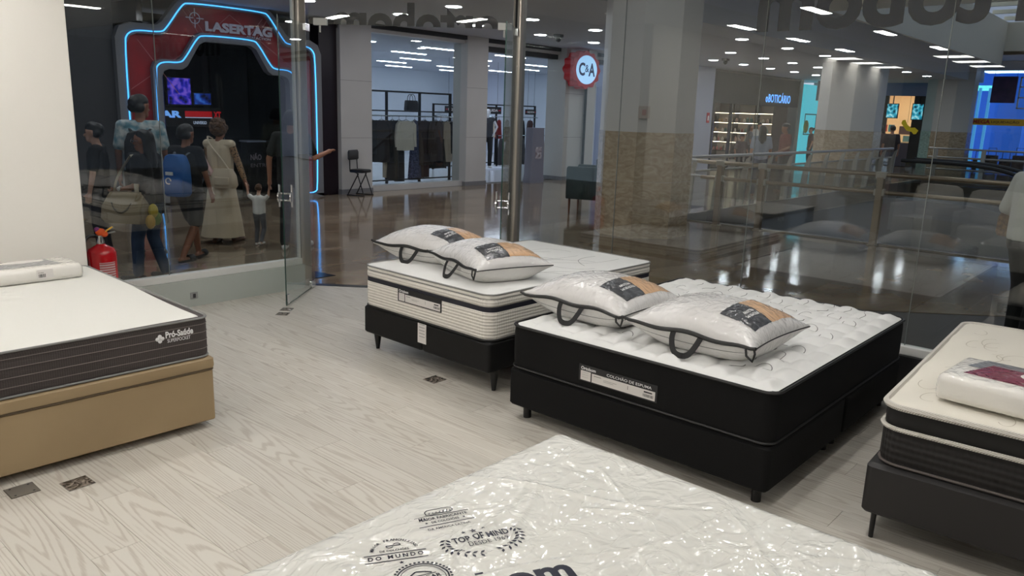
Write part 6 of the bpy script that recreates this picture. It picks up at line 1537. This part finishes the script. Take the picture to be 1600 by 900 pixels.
M_CRM = mat('cream_crinkled_cotton', (200, 184, 158), .85, bump=(30, .3, .01)); M_SHPAT = mat('white_blue_patterned_shirt', (206, 208, 204), .8, var=(13, (96, 140, 152), 2))
M_SHOEB = mat('black_rubber', (20, 20, 22), .6); M_SHOEW = mat('white_leather', (216, 214, 210), .5); M_GREYT = mat('grey_jersey', (92, 92, 94), .85); M_WHT = mat('white_cotton', (222, 220, 214), .85, bump=(35, .15, .008)); M_NAVT = mat('dark_navy_trousers', (20, 24, 36), .85)
M_SLIDE = bands('black_striped_rubber', ((18, 18, 20), (210, 210, 206)), 'X', 18, .5)

# teenager at the far left
person('young person in a black T-shirt facing left beside the white wall', (3.44, 9.15, 0), FACE_LEFT+.25, 1.53, SK3, M_HAIRB, M_BLKT, M_NAVT, dict(elL=(-.23, .01, 1.1), wrL=(-.23, .06, .88), wrR=(.22, .10, .90)), shoe=M_SHOEB, face=True)
# man with black backpack
mp_, P, hr, s = person('man in a white and blue patterned shirt with a black backpack, facing away', (3.92, 9.12, 0), FACE_AWAY+.35, 1.84, SK2, M_HAIRB, M_SHPAT, mat('black_shorts_cloth', (16, 16, 18), .85), dict(knL=(-.10, .08, .49), anL=(-.10, .10, .08), knR=(.10, -.02, .49), anR=(.10, -.12, .09)), legs='shorts', head_yaw=-.8, shoe=M_SLIDE, shoe_kind='slide')
def backpack(pr, P, s, col, label, w=.30, h=.44, d=.17, zc=1.12, extra=None, strap=None):
    c, n = math.cos(pr.rotation_euler.z), math.sin(pr.rotation_euler.z)
    bp_ = thing('backpack', label, 'backpack', tuple(tow(pr, (0, -.20*s, (zc-h/2)*s))), pr.rotation_euler.z); m_ = col
    b = B(); k = s
    b.layers([[(x, y, z) for x, y, z in loop(w*q*k, d*k, .06*k, z*k, 0, 4)] for q, z in ((.8, 0), (.98, .04), (1, .2), (.95, h*.75), (.72, h*.95), (.45, h))]); b.build('main_bag', m_, bp_, smooth=True, angle=60)
    b = B(); b.layers([[(x, y-.1*k, z) for x, y, z in loop(w*.8*k, .07*k, .03*k, z*k, i*k, 4)] for z, i in ((.03, .01), (.05, 0), (.2, 0), (.23, .02))]); b.build('front_pocket', m_, bp_, smooth=True)
    for sx in (-1, 1):
        B().tube(smoothpts([(sx*.07*k, .06*k, h*.93*k), (sx*.10*k, .12*k, (h+.03)*k), (sx*.125*k, .24*k, (h-.02)*k), (sx*.14*k, .335*k, (h-.14)*k), (sx*.15*k, .31*k, .15*k), (sx*.13*k, .09*k, .06*k)], 2), .017*k, 6, flat=.5).build('strap', strap or m_, bp_, smooth=True)
    return bp_
backpack(mp_, P, s, mat('black_nylon', (16, 16, 18), .6), 'black backpack worn by the man in the patterned shirt')
# kid with blue backpack
kd, P, hr, s = person('child in black T-shirt and shorts with a blue backpack, walking away', (4.14, 8.52, 0), -math.radians(62), 1.54, SK2, M_HAIRB, M_BLKT, mat('charcoal_shorts_cloth', (26, 26, 29), .85), dict(knL=(-.10, .20, .50), anL=(-.09, .26, .09), knR=(.10, -.04, .49), anR=(.09, -.30, .13), elR=(.235, .02, 1.12), wrR=(.26, .08, .88), elL=(-.23, .03, 1.12), wrL=(-.22, .12, .90)), legs='shorts', head_yaw=-.2, shoe=M_SHOEB, shoe_kind='slide')
bpk = backpack(kd, P, s, mat('blue_nylon', (28, 92, 160), .6), 'blue backpack with white badges worn by the child', .34, .50, .16, 1.10, strap=mat('grey_strap', (90, 96, 104), .6))
b = B(); b.box(-.05*s, -.146*s, .26*s, .05*s, -.138*s, .30*s); b.tube([(-.02*s+.035*s*math.cos(t), -.14*s, .19*s+.035*s*math.sin(t)) for t in [k*.35 for k in range(16)]], .007*s, 5); b.build('badges', M_WHT, bpk)
# woman with tote
wo, P, hr, s = person('woman in black T-shirt, jeans and glasses facing left, carrying bags', (3.41, 7.88, 0), FACE_LEFT-.1, 1.50, SK2, M_HAIRB, M_BLKT, M_JEAN, dict(elL=(-.225, .0, 1.10), wrL=(-.18, .24, 1.04), elR=(.235, .02, 1.12), wrR=(.20, .22, 1.02), knL=(-.1, .10, .49), anL=(-.1, .12, .08), anR=(.1, -.10, .09)), hairstyle='long', shoe=M_SHOEB, face=True, girth=1.12)
gl = thing('eyeglasses', 'thin metal glasses on the woman with the tote bag', 'glasses', tuple(tow(wo, hr((0, .10, 0)))), wo.rotation_euler.z)
for sx in (-1, 1):
    B().tube([(sx*.036*s+.028*s*math.cos(t), .004, .006*s+.022*s*math.sin(t)) for t in [2*PI*k/14 for k in range(14)]], .0025, 5, closed=True).build('rim', M_CHROME, gl); B().tube([(sx*.064*s, 0, .01*s), (sx*.088*s, -.11*s, .01*s)], .0025, 5).build('temple', M_CHROME, gl)
B().tube([(-.008*s, .004, .01*s), (.008*s, .004, .01*s)], .0025, 5).build('bridge', M_CHROME, gl)
wt = thing('wristwatch', 'white wristwatch on the raised arm of the woman with the tote bag', 'watch', tuple(tow(wo, mixp(P['elL'], P['wrL'], .86))), wo.rotation_euler.z); B().tube([(.036*s*math.cos(t), 0, .036*s*math.sin(t)) for t in [2*PI*k/16 for k in range(16)]], .008, 6, closed=True).build('band', M_SHOEW, wt); B().ell((-.036*s, 0, .012), (.01, .02, .02), 10, 6).build('dial', M_WHT, wt)
M_TOTE = mat('beige_canvas', (150, 132, 104), .8, bump=(50, .2, .006))
tp = tow(wo, (-.27*s, .10*s, .70*s))
to = thing('tote_bag', 'large beige shoulder tote carried by the woman in jeans', 'bag', tuple(tp), wo.rotation_euler.z+PI/2)
b = B(); b.layers([[(x, y, z) for x, y, z in loop(w, d, .05, z, 0, 4)] for w, d, z in ((.40, .16, 0), (.46, .2, .05), (.44, .18, .16), (.34, .1, .27), (.30, .06, .30))]); b.build('body', M_TOTE, to, smooth=True, angle=60)
B().tube(smoothpts([(-.12, .0, .27), (-.10, -.03, .42), (-.05, -.10, .60), (0, -.16, .66), (.05, -.14, .58), (.10, -.03, .42), (.12, 0, .27)], 2), .02, 6, flat=.35).build('shoulder_strap', mat('pale_strap', (176, 164, 144), .8), to, smooth=True)
for y in (-.07, .07): B().tube(smoothpts([(-.1, y, .2), (-.07, y*1.3, .14), (0, y*1.5, .10), (.07, y*1.3, .14), (.1, y, .2)], 2), .010, 6).build('handle', mat('brown_handle', (84, 72, 54), .7), to, smooth=True)
pb = thing('plastic_bag', 'clear plastic bag with yellow and green snack packs beside the tote', 'bag', tuple(tow(wo, (-.25*s, -.20*s, .66*s))), wo.rotation_euler.z)
M_PBAG = glass('clear_poly', (.86, .86, .84), 1.6, .15)
b = B(); b.layers([[(w*math.cos(a)*(1+.12*math.sin(5*a+z*9)), d*math.sin(a)*(1+.15*math.sin(4*a)), z) for a in [2*PI*k/20 for k in range(20)]] for w, d, z in ((.10, .07, 0), (.16, .11, .04), (.15, .10, .18), (.07, .05, .34), (.02, .02, .42))]); b.build('film', M_PBAG, pb, smooth=True)
for i, (x, z, c) in enumerate(((-.06, .06, (206, 160, 50)), (.05, .08, (120, 150, 60)), (.0, .16, (214, 190, 70)))): B().ell((x, 0, z), (.05, .045, .07), 8, 6).build('snack_pack', mat('snack_%d' % i, c, .4), pb, smooth=True)
# woman in cream dress
dw, P, hr, s = person('woman in a long cream dress with curly brown hair, seen from behind', (5.06, 9.50, 0), FACE_AWAY-.15, 1.56, SK2, M_HAIRC, M_CRM, M_CRM, dict(elR=(.27, .02, 1.10), wrR=(.37, -.02, .88), elL=(-.22, .10, 1.12), wrL=(-.12, .24, 1.08), anR=(.13, .10, .08), anL=(-.08, -.08, .08)), sleeve='none', hairstyle='curly', shoe=mat('brown_sandal', (90, 62, 44), .6), longsleeve_mat=M_LEO,
    dress=[(.10, .30, .26, -.02), (.3, .27, .23, -.01), (.6, .22, .18, 0), (.85, .185, .15, 0), (.98, .165, .13, 0), (1.04, .155, .125, 0)])
M_PNK = mat('pale_pink_leather', (206, 170, 164), .6); M_BEI = mat('cream_leather', (204, 188, 164), .55)
sb_ = thing('shoulder_bag', 'cream shoulder bag hanging on the right hip of the woman in the dress', 'bag', tuple(tow(dw, (.15*s, -.19*s, .80*s))), dw.rotation_euler.z)
b = B(); b.layers([[(x, y, z) for x, y, z in loop(w, d, .04, z, 0, 4)] for w, d, z in ((.30, .10, 0), (.34, .13, .04), (.31, .12, .16), (.24, .08, .24))]); b.build('body', M_BEI, sb_, smooth=True, angle=60); B().box(-.10, -.078, .04, .10, -.06, .14).build('pocket', M_BEI, sb_, bevel=.01)
B().tube(smoothpts([(.08, .0, .22), (-.05, -.0, .40), (-.20, .02, .55), (-.26, .10, .64), (-.24, .2, .60)], 2), .014, 6, flat=.5).build('cross_strap', M_BEI, sb_, smooth=True)
pk_ = thing('pink_bag', 'pale pink bag strap and sling on the back of the woman in the dress', 'bag', tuple(tow(dw, (-.10*s, -.17*s, .98*s))), dw.rotation_euler.z)
B().tube(smoothpts([(-.10, .05, .30), (-.06, -.01, .24), (.02, -.03, .10), (.10, -.03, .0), (.03, -.03, -.02), (-.04, -.02, .08), (-.12, .03, .20)], 2), .026, 8, flat=.4).build('sling', M_PNK, pk_, smooth=True)
# toddler
tdl, P, hr, s = person('toddler in white top and grey trousers held by both hands', (5.30, 9.02, 0), FACE_AWAY-.1, .78, SK3, M_HAIRC, M_WHT, M_GREYT, dict(shL=(-.19, 0, 1.33), shR=(.19, 0, 1.33), elL=(-.30, .0, 1.42), wrL=(-.34, .02, 1.62), elR=(.28, .0, 1.42), wrR=(.30, .02, 1.62), head=(0, .02, 1.60), knL=(-.12, .12, .48), anL=(-.12, .02, .08), knR=(.12, .02, .48), anR=(.12, -.22, .15)), sleeve='short', shoe=M_SHOEW, voxel=.011)
# man in black by the door
mb, P, hr, s = person('man in black T-shirt and trousers holding the toddler hand, behind the door', (5.50, 8.55, 0), FACE_AWAY+.1, 1.72, SK1, M_HAIRB, M_BLKT, mat('black_trousers', (15, 15, 17), .85), dict(elL=(-.27, -.02, 1.12), wrL=(-.29, .06, .86), elR=(.28, -.03, 1.14), wrR=(.40, .10, 1.20), anR=(.13, .14, .08), knR=(.12, .12, .5), anL=(-.1, -.10, .08)), shoe=M_SHOEW)
# staff person at the right edge
stp, P, hr, s = person('person in a white work shirt and black trousers at the right edge outside the glass', (7.63, 1.01, 0), FACE_AWAY-1.25, 1.70, SK1, M_HAIRB, M_WHT, mat('black_work_trousers', (14, 14, 15), .85), dict(elL=(-.30, .02, 1.13), wrL=(-.22, .22, 1.05), anL=(-.12, .10, .08), knL=(-.11, .10, .5)), sleeve='long', shoe=mat('striped_sneaker', (200, 200, 200), .6, var=(30, (40, 40, 42))), girth=1.15)
b = B(); text(b, 'k', (0, 0, 0), (0, 1, 0), (0, 0, 1), height=.06, bold=.03); b.v = [(-.262, v[1]-.02, 1.30+v[2]) for v in b.v]; b.build('sleeve_logo', mat('teal_print', (60, 130, 150), .6), stp)
fp = thing('brown_pouch', 'brown patterned pouch held by the person at the right edge', 'pouch', tuple(tow(stp, (-.30, .10, .88))), stp.rotation_euler.z); b = B(); b.layers([[(x, y, z) for x, y, z in loop(w, .09, .03, z, 0, 3)] for w, z in ((.18, 0), (.22, .03), (.21, .16), (.16, .2))]); b.build('body', mat('brown_pouch_leather', (96, 70, 52), .6, var=(25, (150, 120, 90))), fp, smooth=True); B().tube(smoothpts([(-.07, 0, .19), (-.05, 0, .27), (.05, 0, .27), (.07, 0, .19)], 2), .008, 6).build('handle', M_BLACK, fp, smooth=True)

# --- people farther off
far_p = [((28.6, 13.0, 0), FACE_CAM, 1.68, M_WHT, M_NAVT, 'person in a white shirt standing at the cosmetics shop front', 'short', {}),
         ((27.6, 12.9, 0), FACE_RIGHT, 1.60, mat('grey_print_shirt', (90, 88, 92), .8), M_BLKT, 'person in a grey shirt left of the white-shirted shopper', 'long', {}),
         ((17.9, 8.05, 0), FACE_AWAY, 1.66, mat('pale_blue_shirt', (150, 156, 166), .8), M_JEAN, 'person in a pale blue top with long dark hair near the cosmetics shop', 'long', {}),
         ((19.5, 8.15, 0), FACE_LEFT, 1.72, mat('rust_shirt', (110, 52, 40), .8), M_NAVT, 'person in a rust-coloured top standing outside the cosmetics shop', 'short', {}),
         ((30.9, 11.9, 0), FACE_LEFT, 1.55, mat('dark_brown_shirt', (66, 44, 40), .8), M_NAVT, 'person in a dark brown top near the hanging direction board', 'bun', {}),
         ((22.2, 10.6, 0), FACE_CAM, 1.35, mat('plum_shirt', (60, 40, 48), .8), M_NAVT, 'child in a dark plum top in front of the cosmetics shop jamb', 'short', {}),
         ((26.9, 7.78, 0), FACE_AWAY, 1.74, mat('dark_grey_shirt', (52, 46, 50), .8), M_JEAN, 'person in a dark grey top with jeans seen from behind at the far railing', 'bun', {}),
         ((27.6, 8.35, 0), FACE_AWAY, 1.74, mat('maroon_shirt', (70, 40, 42), .8), M_NAVT, 'person in a maroon top left of the jeans wearer beyond the far railing', 'short', {})]
for i, (l, rz, h, tp_, bt, lb_, hs, ps) in enumerate(far_p): person(lb_, l, rz+.3*math.sin(i*3), h, SK2 if i % 2 else SK1, M_HAIRB, tp_, bt, dict(wrL=(-.16, .24, 1.0), elL=(-.24, .0, 1.12)) if i % 2 else {}, hairstyle=hs, voxel=.016, shoe=None)
# mannequin
mq_m = mat('white_mannequin_gloss', (222, 222, 224), .3)
mq, P, hr, s = person('x', (17.75, 16.85, .056), FACE_CAM+.2, 1.80, mq_m, mq_m, mat('grey_tank_top', (58, 60, 66), .8), mat('black_leggings', (14, 14, 16), .7), dict(elL=(-.30, -.06, 1.18), wrL=(-.20, .06, 1.0)), sleeve='none', hairstyle='none', shoe=M_SHOEW, voxel=.014)
mq.name = 'mannequin'; mq['label'] = 'white mannequin in grey top and black leggings inside the clothes shop'; mq['category'] = 'mannequin'
for o in COL.objects:
    if '_s' in o.keys(): del o['_s']

# --- white armchairs and low table further inside the bed shop (seen reflected in the right window)
M_WARM2 = mat('white_armchair_vinyl', (214, 212, 208), .5)
for (x, y, rz, lb_) in ((-1.5, 3.15, -1.2, 'white tub armchair deeper in the bed shop, left of the low table'), (-1.1, 2.2, -1.5, 'white tub armchair deeper in the bed shop, right of the low table')):
    t_ = thing('tub_armchair', lb_, 'armchair', (x, y, 0), rz)
    b = B(); b.layers([loop(.66, .62, .1, z, i, 5) for z, i in ((.16, .03), (.18, 0), (.40, 0), (.44, .03))]); b.build('seat', M_WARM2, t_, smooth=True)
    b = B(); b.layers([[(p[0], p[1]-.3, p[2]) for p in loop(w, .14, .06, z, 0, 5)] for w, z in ((.62, .2), (.74, .3), (.80, .7), (.70, .88), (.5, .92))]); b.build('backrest', M_WARM2, t_, smooth=True)
    for s in (-1, 1):
        b = B(); b.layers([[(p[0]+s*.36, p[1]-.02, p[2]) for p in loop(.1, .56, .045, z, 0, 5)] for z in (.2, .6, .62)]); b.build('armrest', M_WARM2, t_, smooth=True)
        for u in (-1, 1): leg_mesh(B(), s*.24, u*.22, .156, .02, .014).build('leg', M_CHROME, t_, smooth=True)
t_ = thing('low_table', 'small white low table between the tub armchairs', 'table', (-1.9, 2.55, 0)); B().lathe([(.3, .44), (.31, .45), (.31, .465), (.3, .475)], n=24).build('top', M_WARM2, t_, smooth=True); B().cyl((0, 0, .02), (0, 0, .44), .03).build('stem', M_CHROME, t_, smooth=True); B().lathe([(.2, 0), (.2, .012), (.05, .025)], n=20).build('base', M_CHROME, t_, smooth=True)

# --- pieces of a part go one level deeper
SUB = {'lid_seam': 'lid', 'seam_line': 'border', 'lower_piping': 'border', 'lower_seam': 'bag_underside', 'corner_binding': 'zip_band', 'eye': 'body', 'eyebrow': 'body', 'mouth': 'body', 'pocket': 'body', 'trim_ring': 'lens', 'red_dashes': 'board'}
for o in list(COL.objects):
    if o.parent is None or o.parent.parent is not None: continue
    k = o.name.split('.')[0]
    if k in SUB:
        for q in o.parent.children:
            if q is not o and q.name.split('.')[0] == SUB[k]: o.parent = q; break
